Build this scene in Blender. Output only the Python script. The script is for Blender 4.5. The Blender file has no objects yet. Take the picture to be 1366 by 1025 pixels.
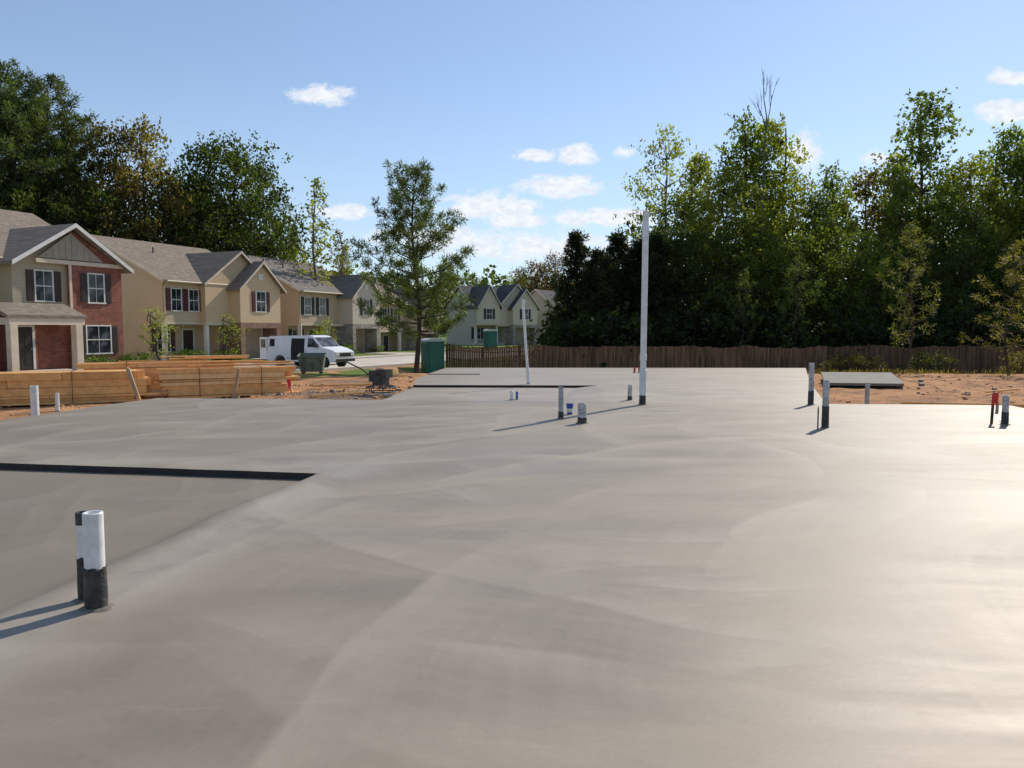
import bpy, bmesh, math, random
import numpy as np
from mathutils import Vector, Matrix, noise
random.seed(7)
scene=bpy.context.scene
col=scene.collection

# ------------------------------------------------------------------ helpers
def sm(a,b,x):
    t=max(0.0,min(1.0,(x-a)/(b-a))); return t*t*(3-2*t)

class MB:
    def __init__(s): s.v=[];s.f=[];s.m=[]
    def add(s,vs,fs,m=0):
        o=len(s.v); s.v+= [tuple(v) for v in vs]
        for f in fs: s.f.append(tuple(i+o for i in f)); s.m.append(m)
    def box(s,x0,x1,y0,y1,z0,z1,m=0):
        s.add([(x0,y0,z0),(x1,y0,z0),(x1,y1,z0),(x0,y1,z0),(x0,y0,z1),(x1,y0,z1),(x1,y1,z1),(x0,y1,z1)],
          [(0,3,2,1),(4,5,6,7),(0,1,5,4),(1,2,6,5),(2,3,7,6),(3,0,4,7)],m)
    def prism(s,pts,axis,a,b,m=0,zs=None):
        n=len(pts)
        def P(p,t):
            return (t,p[0],p[1]) if axis=='x' else ((p[0],t,p[1]) if axis=='y' else (p[0],p[1],t))
        vs=[P(p,a) for p in pts]+[P(p,b if zs is None else zs[i]) for i,p in enumerate(pts)]
        fs=[tuple(range(n))[::-1],tuple(range(n,2*n))]+[(i,(i+1)%n,n+(i+1)%n,n+i) for i in range(n)]
        s.add(vs,fs,m)
    def tube(s,pts,rad,n=6,m=0,cap=True):
        o=len(s.v); pts=[Vector(p) for p in pts]
        for k,p in enumerate(pts):
            d=(pts[min(k+1,len(pts)-1)]-pts[max(k-1,0)])
            if d.length<1e-6: d=Vector((0,0,1))
            d.normalize(); u=d.cross(Vector((0,0,1)) if abs(d.z)<.9 else Vector((1,0,0))).normalized(); w=d.cross(u)
            for i in range(n):
                a=2*math.pi*i/n; q=p+(u*math.cos(a)+w*math.sin(a))*rad[k]; s.v.append(tuple(q))
        for k in range(len(pts)-1):
            for i in range(n):
                j=(i+1)%n; s.f.append((o+k*n+i,o+k*n+j,o+(k+1)*n+j,o+(k+1)*n+i)); s.m.append(m)
        if cap:
            s.f.append(tuple(o+i for i in range(n))[::-1]); s.m.append(m)
            q=o+(len(pts)-1)*n; s.f.append(tuple(q+i for i in range(n))); s.m.append(m)
    def lathe(s,prof,n=24,m=0,c=(0,0,0),axis='z'):
        o=len(s.v)
        for r,z in prof:
            for i in range(n):
                a=2*math.pi*i/n; x,y=r*math.cos(a),r*math.sin(a)
                if axis=='z': p=(c[0]+x,c[1]+y,c[2]+z)
                elif axis=='y': p=(c[0]+x,c[1]+z,c[2]+y)
                else: p=(c[0]+z,c[1]+x,c[2]+y)
                s.v.append(p)
        for k in range(len(prof)-1):
            for i in range(n):
                j=(i+1)%n; s.f.append((o+k*n+i,o+k*n+j,o+(k+1)*n+j,o+(k+1)*n+i)); s.m.append(m)
        q=o+(len(prof)-1)*n
        s.f.append(tuple(o+i for i in range(n))[::-1]); s.m.append(m)
        s.f.append(tuple(q+i for i in range(n))); s.m.append(m)
    def mesh(s,name,mats,smooth=False,angle=None,fixn=True):
        me=bpy.data.meshes.new(name); me.from_pydata(s.v,[],s.f)
        for mt in mats: me.materials.append(mt)
        me.polygons.foreach_set('material_index',s.m)
        if fixn:
            bm=bmesh.new(); bm.from_mesh(me); bmesh.ops.recalc_face_normals(bm,faces=bm.faces); bm.to_mesh(me); bm.free()
        if smooth:
            me.polygons.foreach_set('use_smooth',[True]*len(me.polygons))
            if angle: me.set_sharp_from_angle(angle=math.radians(angle))
        me.update(); return me

def obj(name,data,parent=None,loc=(0,0,0),rot=(0,0,0),label=None,cat=None,kind=None,group=None):
    o=bpy.data.objects.new(name,data); col.objects.link(o)
    o.location=loc; o.rotation_euler=rot
    if parent: o.parent=parent
    if data is None: o.empty_display_size=.3
    if label: o["label"]=label
    if cat: o["category"]=cat
    if kind: o["kind"]=kind
    if group: o["group"]=group
    return o
def part(name,mb,mats,parent,smooth=False,angle=35,**k):
    if not isinstance(mats,(list,tuple)): mats=[mats]
    return obj(name,mb.mesh(name,mats,smooth,angle),parent,**k)
def boxes(name,lst,mat,parent):
    for b in lst:
        t=MB(); t.box(*b); part(name,t,mat,parent)

# ------------------------------------------------------------------ materials
def newmat(name):
    m=bpy.data.materials.new(name); m.use_nodes=True; nt=m.node_tree
    return m,nt,nt.nodes,nt.links,nt.nodes['Principled BSDF']
def N(nodes,t,**k):
    n=nodes.new(t)
    for a,b in k.items(): setattr(n,a,b)
    return n
def M(nt,op,a,b=None,c=None,clamp=False):
    n=nt.nodes.new('ShaderNodeMath'); n.operation=op; n.use_clamp=clamp
    for i,x in enumerate((a,b,c)):
        if x is None: continue
        if isinstance(x,(int,float)): n.inputs[i].default_value=x
        else: nt.links.new(x,n.inputs[i])
    return n.outputs[0]
def MIX(nt,f,a,b,mode='MIX'):
    n=nt.nodes.new('ShaderNodeMix'); n.data_type='RGBA'; n.blend_type=mode; n.clamp_factor=True
    for i,x in ((0,f),(6,a),(7,b)):
        if isinstance(x,(int,float)): n.inputs[i].default_value=x
        elif isinstance(x,(tuple,list)): n.inputs[i].default_value=(x[0],x[1],x[2],1)
        else: nt.links.new(x,n.inputs[i])
    return n.outputs[2]
def NOI(nt,vec,scale,detail=3,rough=.55,dist=0):
    n=nt.nodes.new('ShaderNodeTexNoise'); n.inputs['Scale'].default_value=scale; n.inputs['Detail'].default_value=detail
    n.inputs['Roughness'].default_value=rough; n.inputs['Distortion'].default_value=dist
    nt.links.new(vec,n.inputs['Vector']); return n.outputs['Fac']
def OC(nt): return nt.nodes.new('ShaderNodeTexCoord').outputs['Object']
def SS(nt,x,a,b):
    n=nt.nodes.new('ShaderNodeMapRange'); n.interpolation_type='SMOOTHSTEP'
    n.inputs[1].default_value=a; n.inputs[2].default_value=b; nt.links.new(x,n.inputs[0]); return n.outputs[0]
def BUMP(nt,h,strength,dist,bs):
    n=nt.nodes.new('ShaderNodeBump'); n.inputs['Strength'].default_value=strength; n.inputs['Distance'].default_value=dist
    nt.links.new(h,n.inputs['Height']); nt.links.new(n.outputs[0],bs.inputs['Normal'])
def nm(name,c1,c2=None,scale=3,rough=.7,bump=0,bscale=None,metal=0,fine=True):
    m,nt,ns,ln,bs=newmat(name); v=OC(nt)
    if c2 is None: c2=tuple(x*.75 for x in c1)
    f=NOI(nt,v,scale,5,.65); f=SS(nt,f,.3,.7)
    c=MIX(nt,f,c1,c2)
    ln.new(c,bs.inputs['Base Color']); bs.inputs['Roughness'].default_value=rough; bs.inputs['Metallic'].default_value=metal
    if bump: BUMP(nt,NOI(nt,v,bscale or scale*6,4),bump,.02,bs)
    return m

def concrete(name,c1=(.250,.207,.157),c2=(.186,.153,.115),hi=(.39,.34,.275)):
    m,nt,ns,ln,bs=newmat(name); v=OC(nt)
    sep=N(ns,'ShaderNodeSeparateXYZ'); ln.new(v,sep.inputs[0])
    big=NOI(nt,v,.20,2,.5,.4); med=NOI(nt,v,.9,5,.65,.6); fin=NOI(nt,v,28,2,.7)
    wob=NOI(nt,v,.30,2,.45)
    def arcs(cx,cy,k,w,pw,soft):
        dx=M(nt,'SUBTRACT',sep.outputs[0],cx); dy=M(nt,'SUBTRACT',sep.outputs[1],cy)
        d0=M(nt,'SQRT',M(nt,'ADD',M(nt,'MULTIPLY',dx,dx),M(nt,'MULTIPLY',dy,dy)))
        d=M(nt,'ADD',M(nt,'MULTIPLY',d0,k),M(nt,'MULTIPLY',wob,w))
        fr=M(nt,'FRACT',d); e=M(nt,'POWER',fr,pw)
        an=M(nt,'ARCTAN2',dy,dx); cb=N(ns,'ShaderNodeCombineXYZ'); ln.new(M(nt,'MULTIPLY',d,10.0),cb.inputs[0]); ln.new(M(nt,'MULTIPLY',an,1.8),cb.inputs[1])
        lines=NOI(nt,cb.outputs[0],1.6,3,.6)
        return M(nt,'MULTIPLY',e,SS(nt,fr,1.0,soft)),lines
    def mask(loc,sc,a,b):
        mp=N(ns,'ShaderNodeMapping'); mp.inputs['Location'].default_value=loc; ln.new(v,mp.inputs[0])
        return SS(nt,NOI(nt,mp.outputs[0],sc,1,.5,.4),a,b)
    arc=None; lin=None
    for (cx,cy,k,w_,pw,sf),l_,s_ in (((-1.5,-3.5,.5,.6,3.2,.95),(0,0,0),.30),((5.5,12.0,.6,.8,2.8,.94),(13,5,2),.28),((-4.5,17,.65,.8,2.8,.94),(3,25,7),.28),((7,2.5,.6,.5,3.2,.95),(33,15,9),.30),((1,9.5,.9,1.0,3.4,.95),(7,55,1),.34)):
        a_,l2=arcs(cx,cy,k,w_,pw,sf); mk=mask(l_,s_,.43,.62); t=M(nt,'MULTIPLY',a_,mk)
        arc=t if arc is None else M(nt,'MAXIMUM',arc,t)
        t2=M(nt,'MULTIPLY',M(nt,'SUBTRACT',l2,.5),mk); lin=t2 if lin is None else M(nt,'ADD',lin,t2)
    arc=M(nt,'MULTIPLY',arc,M(nt,'ADD',.45,M(nt,'MULTIPLY',SS(nt,med,.35,.6),.55)))
    mp2=N(ns,'ShaderNodeMapping'); mp2.inputs['Scale'].default_value=(.28,1.0,1); mp2.inputs['Rotation'].default_value=(0,0,.16); ln.new(v,mp2.inputs[0])
    streak=NOI(nt,mp2.outputs[0],.8,6,.62,1.0)
    f=M(nt,'ADD',M(nt,'MULTIPLY',SS(nt,big,.35,.65),.45),M(nt,'MULTIPLY',SS(nt,streak,.34,.66),.55))
    f=M(nt,'ADD',f,M(nt,'MULTIPLY',lin,.9),clamp=True)
    c=MIX(nt,f,c2,c1)
    c=MIX(nt,M(nt,'MULTIPLY',arc,.55),c,hi)
    c=MIX(nt,M(nt,'MULTIPLY',SS(nt,med,.52,.70),.26),c,(.125,.102,.075))
    mp3=N(ns,'ShaderNodeMapping'); mp3.inputs['Scale'].default_value=(.8,3.2,1); mp3.inputs['Rotation'].default_value=(0,0,-.35); ln.new(v,mp3.inputs[0])
    sc=SS(nt,NOI(nt,mp3.outputs[0],1.3,5,.7,1.5),.60,.72)
    c=MIX(nt,M(nt,'MULTIPLY',sc,.26),c,(.35,.315,.262))
    c=MIX(nt,.09,c,MIX(nt,fin,(.05,.045,.04),(.5,.45,.4)))
    dm=N(ns,'ShaderNodeAttribute',attribute_name='damp').outputs['Fac']; pl=N(ns,'ShaderNodeAttribute',attribute_name='pale').outputs['Fac']
    c=MIX(nt,M(nt,'MULTIPLY',dm,.55),c,(.172,.142,.104))
    c=MIX(nt,M(nt,'MULTIPLY',M(nt,'MULTIPLY',pl,SS(nt,med,.3,.55)),.6),c,(.34,.305,.26))
    vo=N(ns,'ShaderNodeTexVoronoi'); vo.inputs['Scale'].default_value=2.2; ln.new(v,vo.inputs['Vector'])
    fl=M(nt,'MULTIPLY',SS(nt,vo.outputs['Distance'],.032,.018),SS(nt,med,.5,.6))
    c=MIX(nt,M(nt,'MULTIPLY',fl,.5),c,(.10,.09,.08))
    ln.new(c,bs.inputs['Base Color'])
    r=M(nt,'ADD',.46,M(nt,'MULTIPLY',SS(nt,streak,.3,.7),.13)); r=M(nt,'ADD',r,M(nt,'MULTIPLY',arc,.06)); r=M(nt,'ADD',r,M(nt,'MULTIPLY',lin,.08))
    ln.new(r,bs.inputs['Roughness'])
    bs.inputs['Specular IOR Level'].default_value=.37; bs.inputs['Specular Tint'].default_value=(1,.91,.82,1)
    hg=M(nt,'ADD',M(nt,'MULTIPLY',streak,.14),M(nt,'ADD',M(nt,'MULTIPLY',fin,.05),M(nt,'ADD',M(nt,'MULTIPLY',lin,.04),M(nt,'MULTIPLY',NOI(nt,v,3.5,3,.6),.08))))
    BUMP(nt,hg,.28,.03,bs)
    return m

def siding(name,c,lap=.17):
    m,nt,ns,ln,bs=newmat(name); v=OC(nt); sep=N(ns,'ShaderNodeSeparateXYZ'); ln.new(v,sep.inputs[0])
    fr=M(nt,'FRACT',M(nt,'DIVIDE',sep.outputs[2],lap)); edge=SS(nt,fr,.14,.0)
    cc=MIX(nt,NOI(nt,v,.7,4),c,tuple(x*.85 for x in c)); cc=MIX(nt,M(nt,'MULTIPLY',edge,.5),cc,tuple(x*.3 for x in c))
    ln.new(cc,bs.inputs['Base Color']); bs.inputs['Roughness'].default_value=.65
    BUMP(nt,fr,.4,.02,bs); return m
def bricks(name,c1,c2,mort,w=.23,h=.085):
    m,nt,ns,ln,bs=newmat(name); v=OC(nt); sep=N(ns,'ShaderNodeSeparateXYZ'); ln.new(v,sep.inputs[0])
    cb=N(ns,'ShaderNodeCombineXYZ'); ln.new(M(nt,'ADD',sep.outputs[0],sep.outputs[1]),cb.inputs[0]); ln.new(sep.outputs[2],cb.inputs[1])
    b=N(ns,'ShaderNodeTexBrick'); b.inputs['Scale'].default_value=1; b.inputs['Brick Width'].default_value=w; b.inputs['Row Height'].default_value=h
    b.inputs['Mortar Size'].default_value=.006; b.inputs['Color1'].default_value=(*c1,1); b.inputs['Color2'].default_value=(*c2,1); b.inputs['Mortar'].default_value=(*mort,1)
    ln.new(cb.outputs[0],b.inputs['Vector'])
    c=MIX(nt,M(nt,'MULTIPLY',SS(nt,NOI(nt,v,3.5,4),.4,.7),.5),b.outputs[0],tuple(x*.5 for x in c2))
    ln.new(c,bs.inputs['Base Color']); bs.inputs['Roughness'].default_value=.85
    BUMP(nt,M(nt,'SUBTRACT',1,b.outputs['Fac']),.5,.01,bs); return m
def shingles(name,c):
    m,nt,ns,ln,bs=newmat(name); v=OC(nt); sep=N(ns,'ShaderNodeSeparateXYZ'); ln.new(v,sep.inputs[0])
    cb=N(ns,'ShaderNodeCombineXYZ'); ln.new(M(nt,'ADD',sep.outputs[0],M(nt,'MULTIPLY',sep.outputs[1],.3)),cb.inputs[0]); ln.new(sep.outputs[2],cb.inputs[1])
    b=N(ns,'ShaderNodeTexBrick'); b.inputs['Scale'].default_value=1; b.inputs['Brick Width'].default_value=.3; b.inputs['Row Height'].default_value=.07
    b.inputs['Mortar Size'].default_value=.006; b.inputs['Color1'].default_value=(*c,1); b.inputs['Color2'].default_value=(*[x*.62 for x in c],1); b.inputs['Mortar'].default_value=(*[x*.3 for x in c],1)
    ln.new(cb.outputs[0],b.inputs['Vector'])
    cc=MIX(nt,M(nt,'MULTIPLY',NOI(nt,v,1.2,5),.5),b.outputs[0],tuple(x*.6 for x in c))
    ln.new(cc,bs.inputs['Base Color']); bs.inputs['Roughness'].default_value=.95; bs.inputs['Specular IOR Level'].default_value=.15; return m
def pickets(name,c1,c2):
    m,nt,ns,ln,bs=newmat(name); v=OC(nt)
    mp=N(ns,'ShaderNodeMapping'); mp.inputs['Scale'].default_value=(7,7,.5); ln.new(v,mp.inputs[0])
    f=NOI(nt,mp.outputs[0],1,4,.7); c=MIX(nt,SS(nt,f,.35,.65),c1,c2)
    ln.new(c,bs.inputs['Base Color']); bs.inputs['Roughness'].default_value=.9; bs.inputs['Specular IOR Level'].default_value=.1; return m
def glass():
    m,nt,ns,ln,bs=newmat('window_glass'); v=OC(nt)
    c=MIX(nt,SS(nt,NOI(nt,v,1.3,2),.45,.6),(.02,.025,.03),(.10,.11,.12)); ln.new(c,bs.inputs['Base Color'])
    bs.inputs['Roughness'].default_value=.06; bs.inputs['Specular IOR Level'].default_value=.5; return m
def leafmat(name,trans=.35,rough=.6):
    m,nt,ns,ln,bs=newmat(name)
    oi=N(ns,'ShaderNodeObjectInfo'); at=N(ns,'ShaderNodeAttribute',attribute_name='tint')
    t=at.outputs['Fac']; k=M(nt,'ADD',.45,M(nt,'MULTIPLY',t,1.1))
    cb=N(ns,'ShaderNodeCombineXYZ'); [ln.new(k,cb.inputs[i]) for i in range(3)]
    c=MIX(nt,1.0,oi.outputs['Color'],cb.outputs[0],'MULTIPLY')
    wm=MIX(nt,1.0,oi.outputs['Color'],(1.8,1.65,1.1),'MULTIPLY')
    c=MIX(nt,M(nt,'MULTIPLY',SS(nt,t,.65,1.0),.5),c,wm)
    ln.new(c,bs.inputs['Base Color']); bs.inputs['Roughness'].default_value=rough; bs.inputs['Specular IOR Level'].default_value=.2
    tr=N(ns,'ShaderNodeBsdfTranslucent'); ln.new(MIX(nt,1.0,c,(2.3,2.3,.7),'MULTIPLY'),tr.inputs[0])
    ms=N(ns,'ShaderNodeMixShader'); ms.inputs[0].default_value=trans
    ln.new(bs.outputs[0],ms.inputs[1]); ln.new(tr.outputs[0],ms.inputs[2]); ln.new(ms.outputs[0],ns['Material Output'].inputs[0]); return m

CONC=concrete('finished_concrete'); CONC_FAR=concrete('rear_concrete',(.29,.248,.20),(.24,.203,.16),(.40,.352,.29))
STEPM=nm('painted_shade_damp_edge',(.03,.026,.022),(.014,.012,.01),6,.8,.4)  # near-black colour paints in the shade on the damp step faces
EDGE=nm('slab_edge_concrete',(.20,.175,.145),(.12,.10,.08),4,.9,.5)
PATIO=nm('dry_grey_concrete',(.20,.185,.16),(.15,.135,.115),2,.9,.3)
PVC=nm('white_pvc',(.78,.78,.76),(.6,.59,.56),9,.35)
PVCD=nm('spattered_pvc',(.6,.6,.59),(.22,.21,.2),14,.5,.2,40)
PVCG=nm('grey_pipe',(.42,.43,.44),(.22,.22,.22),10,.5)
TAPE=nm('black_wrap',(.012,.012,.013),(.06,.056,.05),12,.55,.5,30)
DARK=nm('dark_interior',(.012,.012,.012),(.02,.02,.02),4,.9)
WOOD=nm('fresh_lumber',(.84,.46,.16),(.66,.33,.11),5,.75)
WOODB=nm('honey_lumber',(.72,.37,.12),(.56,.26,.08),5,.75); WOODC=nm('pale_lumber',(.88,.56,.26),(.74,.42,.18),5,.75)
WOOD2=nm('weathered_stake',(.45,.34,.22),(.3,.2,.12),7,.8)
REDF=nm('red_marker_plastic',(.7,.03,.02),(.5,.02,.02),3,.5)
BLUEP=nm('blue_plastic',(.03,.09,.4),(.02,.06,.25),3,.4)
WHITE=nm('white_trim_paint',(.76,.73,.68),(.62,.6,.55),1.5,.55)
CREAM=nm('cream_trim_paint',(.68,.56,.43),(.57,.47,.35),1.5,.6)
GLASS=glass()
FENCE=pickets('weathered_pickets',(.26,.15,.088),(.10,.058,.035)); FENCED=pickets('shade_darkened_pickets',(.19,.11,.066),(.08,.046,.03))  # FENCED: the same pickets with shade put into darker browns
BARK=nm('bark',(.07,.05,.035),(.03,.022,.016),4,.95,.8,20)
BARKL=nm('pale_bark',(.2,.17,.13),(.09,.07,.055),4,.9,.6,20)
LEAF=leafmat('leaves',.42); NEEDLE=leafmat('needles',.30,.55)
STEEL=nm('rebar_steel',(.1,.07,.05),(.05,.04,.035),20,.7,metal=.6)
RUBBER=nm('tyre_rubber',(.02,.02,.02),(.035,.034,.032),5,.85)
VANW=nm('white_van_paint',(.78,.79,.8),(.7,.71,.71),.8,.22)
RIM=nm('steel_rim',(.45,.45,.46),(.2,.2,.2),8,.4,metal=.7)
BLKP=nm('black_plastic',(.02,.02,.022),(.04,.04,.04),6,.5)
ENGR=nm('engine_paint',(.02,.02,.02),(.05,.045,.04),9,.45)
BINM=nm('dumpster_paint',(.15,.18,.13),(.09,.10,.075),3,.6,.3)
JOHN=nm('green_plastic',(.015,.14,.095),(.01,.08,.055),1.2,.5)
LAMPG=nm('headlamp_lens',(.75,.78,.8),(.5,.5,.52),10,.12)
LAMPR=nm('tail_lamp_lens',(.4,.02,.02),(.25,.01,.01),10,.2)

# ------------------------------------------------------------------ camera, light, sky
cam=bpy.data.cameras.new('camera'); co=bpy.data.objects.new('camera',cam); col.objects.link(co)
cam.sensor_width=36; cam.lens=36*1010/1366; cam.clip_end=5000; cam.clip_start=.05
co.location=(0,0,1.6); co.rotation_euler=(math.radians(90-4.07),0,0); scene.camera=co
AZ,EL=math.radians(36),math.radians(38)
S=Vector((math.sin(AZ)*math.cos(EL),math.cos(AZ)*math.cos(EL),math.sin(EL)))
sd=bpy.data.lights.new('sun','SUN'); sd.energy=4.8; sd.angle=math.radians(.53); sd.color=(1,.92,.80)
so=bpy.data.objects.new('sun',sd); col.objects.link(so); so.rotation_euler=S.to_track_quat('Z','Y').to_euler()

w=bpy.data.worlds.new('World'); scene.world=w; w.use_nodes=True; nt=w.node_tree; ns=nt.nodes; ln=nt.links
bg=ns['Background']; sky=N(ns,'ShaderNodeTexSky',sky_type='NISHITA',sun_disc=False,sun_elevation=EL,sun_rotation=AZ)
sky.air_density=1.0; sky.dust_density=.15; sky.ozone_density=1.3
tc=N(ns,'ShaderNodeTexCoord'); sep=N(ns,'ShaderNodeSeparateXYZ'); ln.new(tc.outputs['Generated'],sep.inputs[0])
yy=M(nt,'MAXIMUM',sep.outputs[1],.05)
cb=N(ns,'ShaderNodeCombineXYZ'); ln.new(M(nt,'DIVIDE',sep.outputs[0],yy),cb.inputs[0]); ln.new(M(nt,'DIVIDE',sep.outputs[2],yy),cb.inputs[1])
# (azimuth tangent, elevation tangent, half width, half height, weight)
CL=[(-.243,.302,.036,.011,1),(.030,.226,.030,.008,.9),(.085,.226,.024,.012,1.1),(.146,.229,.018,.007,.9),(.066,.187,.050,.014,1.1),
 (-.03,.160,.058,.017,1.1),(.008,.144,.045,.010,1),(.075,.146,.04,.010,.9),(.140,.147,.045,.011,1.1),(.378,.232,.022,.020,1.1),
 (.66,.325,.045,.010,1.1),(.655,.283,.055,.015,1.2),(-.215,.154,.04,.009,.9),(.03,.108,.13,.020,.8),(-.09,.118,.08,.018,.8),(.47,.224,.018,.009,.9),(.2,.10,.08,.02,.7)]
mx=None
for (cx,cz,rx,rz,wt) in CL:
    s1=N(ns,'ShaderNodeVectorMath',operation='SUBTRACT'); ln.new(cb.outputs[0],s1.inputs[0]); s1.inputs[1].default_value=(cx,cz,0)
    s2=N(ns,'ShaderNodeVectorMath',operation='MULTIPLY'); ln.new(s1.outputs[0],s2.inputs[0]); s2.inputs[1].default_value=(1/rx,1/rz,0)
    s3=N(ns,'ShaderNodeVectorMath',operation='LENGTH'); ln.new(s2.outputs[0],s3.inputs[0])
    d=M(nt,'MULTIPLY',M(nt,'SUBTRACT',1.45,s3.outputs['Value']),wt)
    mx=d if mx is None else M(nt,'MAXIMUM',mx,d)
mp=N(ns,'ShaderNodeMapping'); mp.inputs['Scale'].default_value=(1,1.7,1); ln.new(cb.outputs[0],mp.inputs[0])
n1=NOI(nt,mp.outputs[0],30,7,.66,.3); n2=NOI(nt,mp.outputs[0],60,4,.6)
den=M(nt,'ADD',mx,M(nt,'MULTIPLY',M(nt,'SUBTRACT',n1,.5),3.0))
den=SS(nt,den,.1,.9)
haze=SS(nt,sep.outputs[2],.34,.0)
skc=MIX(nt,1.0,sky.outputs[0],(1.02,1.04,1.12),'MULTIPLY')
skc=MIX(nt,M(nt,'ADD',.16,M(nt,'MULTIPLY',haze,.38)),skc,(4.6,5.9,7.4))
clc=MIX(nt,SS(nt,n2,.35,.65),(7.9,8.1,8.5),(6.6,7.0,7.7))
fin=MIX(nt,M(nt,'MULTIPLY',den,.95),skc,clc)
ln.new(fin,bg.inputs[0]); bg.inputs[1].default_value=.122
scene.view_settings.view_transform='Standard'; scene.view_settings.look='None'; scene.view_settings.exposure=0

# ------------------------------------------------------------------ terrain
R=Vector((math.sin(math.radians(24)),math.cos(math.radians(24)),0)); Nn=Vector((R.y,-R.x,0))
A2=Vector((-23.4,51,0))
def street_off(x,y):
    d=Vector((x,y,0))-A2; return d.dot(Nn),d.dot(R)
def hgt(x,y):
    z=-.32-.25*sm(22,42,y)
    arg=x-(y-45)*.445
    z-=.9*sm(36,47,y)*sm(-8.6,-5.2,arg)
    so_,al=street_off(x,y)
    f=sm(17,20,so_)
    z+=f*(.09+.05*sm(8,14,x))*(noise.noise(Vector((x*.5,y*.5,0)))+.6*noise.noise(Vector((x*1.9,y*1.9,4))))
    z+=9*sm(150,420,y)
    z+=.22*math.exp(-((x+5.6)**2/3+(y-20.6)**2/1.6))+.15*math.exp(-((x+10.3)**2/1.5+(y-16.8)**2/3))
    z+=.12*math.exp(-((x-15)**2/8+(y-20)**2/3))+.14*math.exp(-((x-12.2)**2/14+(y-26)**2/26))
    return z
def axis(segs):
    o=[]
    for a,b,s in segs: o+=list(np.arange(a,b,s))
    return o+[segs[-1][1]]
xs=axis([(-2500,-300,300),(-300,-60,20),(-60,-20,1.2),(-20,20,.45),(20,50,1.2),(50,300,20),(300,2500,300)])
ys=axis([(-400,-20,40),(-20,8,2),(8,38,.45),(38,110,1.2),(110,500,15),(500,3500,300)])
V=[(x,y,hgt(x,y)) for y in ys for x in xs]; nx=len(xs)
F=[(j*nx+i,j*nx+i+1,(j+1)*nx+i+1,(j+1)*nx+i) for j in range(len(ys)-1) for i in range(nx-1)]
gm=bpy.data.meshes.new('ground'); gm.from_pydata(V,[],F); gm.polygons.foreach_set('use_smooth',[True]*len(F))
gr=[]; gy=[]
for (x,y,z) in V:
    o_,al=street_off(x,y); g=0
    if o_<7.6: g=1
    if y>62: g=1
    if x>14 and y>38: g=max(g,.45)
    if 44<y and x>-5: g=max(g,.7)
    if y<-25 or abs(x)>60: g=1
    if 16.6<o_<21 and y>26: g=max(g,.55)
    gr.append(g)
    gy.append(max(math.exp(-((x+4.6)**2/3.0+(y-21.5)**2/7)),.55*math.exp(-((x+6)**2/8+(y-29)**2/30)),.5*math.exp(-((x-11)**2/3+(y-20)**2/4))))
for nme,dt in (('grass',gr),('grey',gy)):
    at=gm.attributes.new(nme,'FLOAT','POINT'); at.data.foreach_set('value',dt)
m,nt,ns,ln,bs=newmat('clay_and_grass'); v=OC(nt)
a_=N(ns,'ShaderNodeAttribute',attribute_name='grass').outputs['Fac']; g_=N(ns,'ShaderNodeAttribute',attribute_name='grey').outputs['Fac']
n_=NOI(nt,v,.6,5,.6); n2_=NOI(nt,v,6,5,.7)
dirt=MIX(nt,SS(nt,n_,.35,.65),(.58,.30,.14),(.42,.21,.10)); dirt=MIX(nt,SS(nt,n2_,.5,.8),dirt,(.62,.42,.27)); dirt=MIX(nt,M(nt,'MULTIPLY',SS(nt,NOI(nt,v,1.7,4),.50,.66),.7),dirt,(.2,.115,.065))
dirt=MIX(nt,M(nt,'MULTIPLY',SS(nt,M(nt,'ADD',g_,M(nt,'MULTIPLY',M(nt,'SUBTRACT',n2_,.5),.8)),.35,.65),.8),dirt,(.16,.135,.11))
gra=MIX(nt,SS(nt,n2_,.3,.7),(.09,.17,.03),(.17,.21,.05))
k_=SS(nt,M(nt,'ADD',a_,M(nt,'MULTIPLY',M(nt,'SUBTRACT',n_,.5),1.1)),.42,.58)
ln.new(MIX(nt,k_,dirt,gra),bs.inputs['Base Color']); bs.inputs['Roughness'].default_value=.95; bs.inputs['Specular IOR Level'].default_value=.15
BUMP(nt,M(nt,'ADD',n2_,NOI(nt,v,25,4)),.9,.08,bs)
gm.materials.append(m); obj('ground',gm,kind='structure',label='orange clay building plot with rough grass patches',cat='ground')

ROADM=nm('pale_road_concrete',(.54,.49,.42),(.43,.38,.32),.5,.85,.2,20)
def strip(name,o0,o1,a0,a1,dz,mat,lab,cat,step=1.0,thick=0):
    mb=MB(); n=max(2,int((a1-a0)/step)); k=max(2,int((o1-o0)/1.0))
    for i in range(n+1):
        for j in range(k+1):
            p=A2+R*(a0+(a1-a0)*i/n)+Nn*(o0+(o1-o0)*j/k)
            mb.v.append((p.x,p.y,hgt(p.x,p.y)+dz))
    for i in range(n):
        for j in range(k):
            a=i*(k+1)+j; mb.f.append((a,a+1,a+k+2,a+k+1)); mb.m.append(0)
    if thick:
        base=len(mb.v)
        for j in (0,k):
            for i in range(n+1):
                x,y,z=mb.v[i*(k+1)+j]; mb.v.append((x,y,z-thick))
        for e,j in enumerate((0,k)):
            for i in range(n):
                a=i*(k+1)+j; b=(i+1)*(k+1)+j; c=base+e*(n+1)+i; mb.f.append((a,b,c+1,c)); mb.m.append(0)
    o=part(name,mb,mat,None,smooth=True,angle=40); o["kind"]='structure'; o["label"]=lab; o["category"]=cat; return o
strip('road',8.6,16.2,-40,120,.03,ROADM,'pale concrete residential street','road')
strip('kerb',8.3,8.6,-40,120,.14,ROADM,'raised concrete kerb along the street','kerb',thick=.2)
strip('kerb',16.2,16.5,-40,120,.14,ROADM,'raised concrete kerb by the lots','kerb',thick=.2)
strip('pavement',5.6,6.9,-40,120,.05,ROADM,'concrete pavement in front of the houses','pavement',thick=.1)

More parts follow.
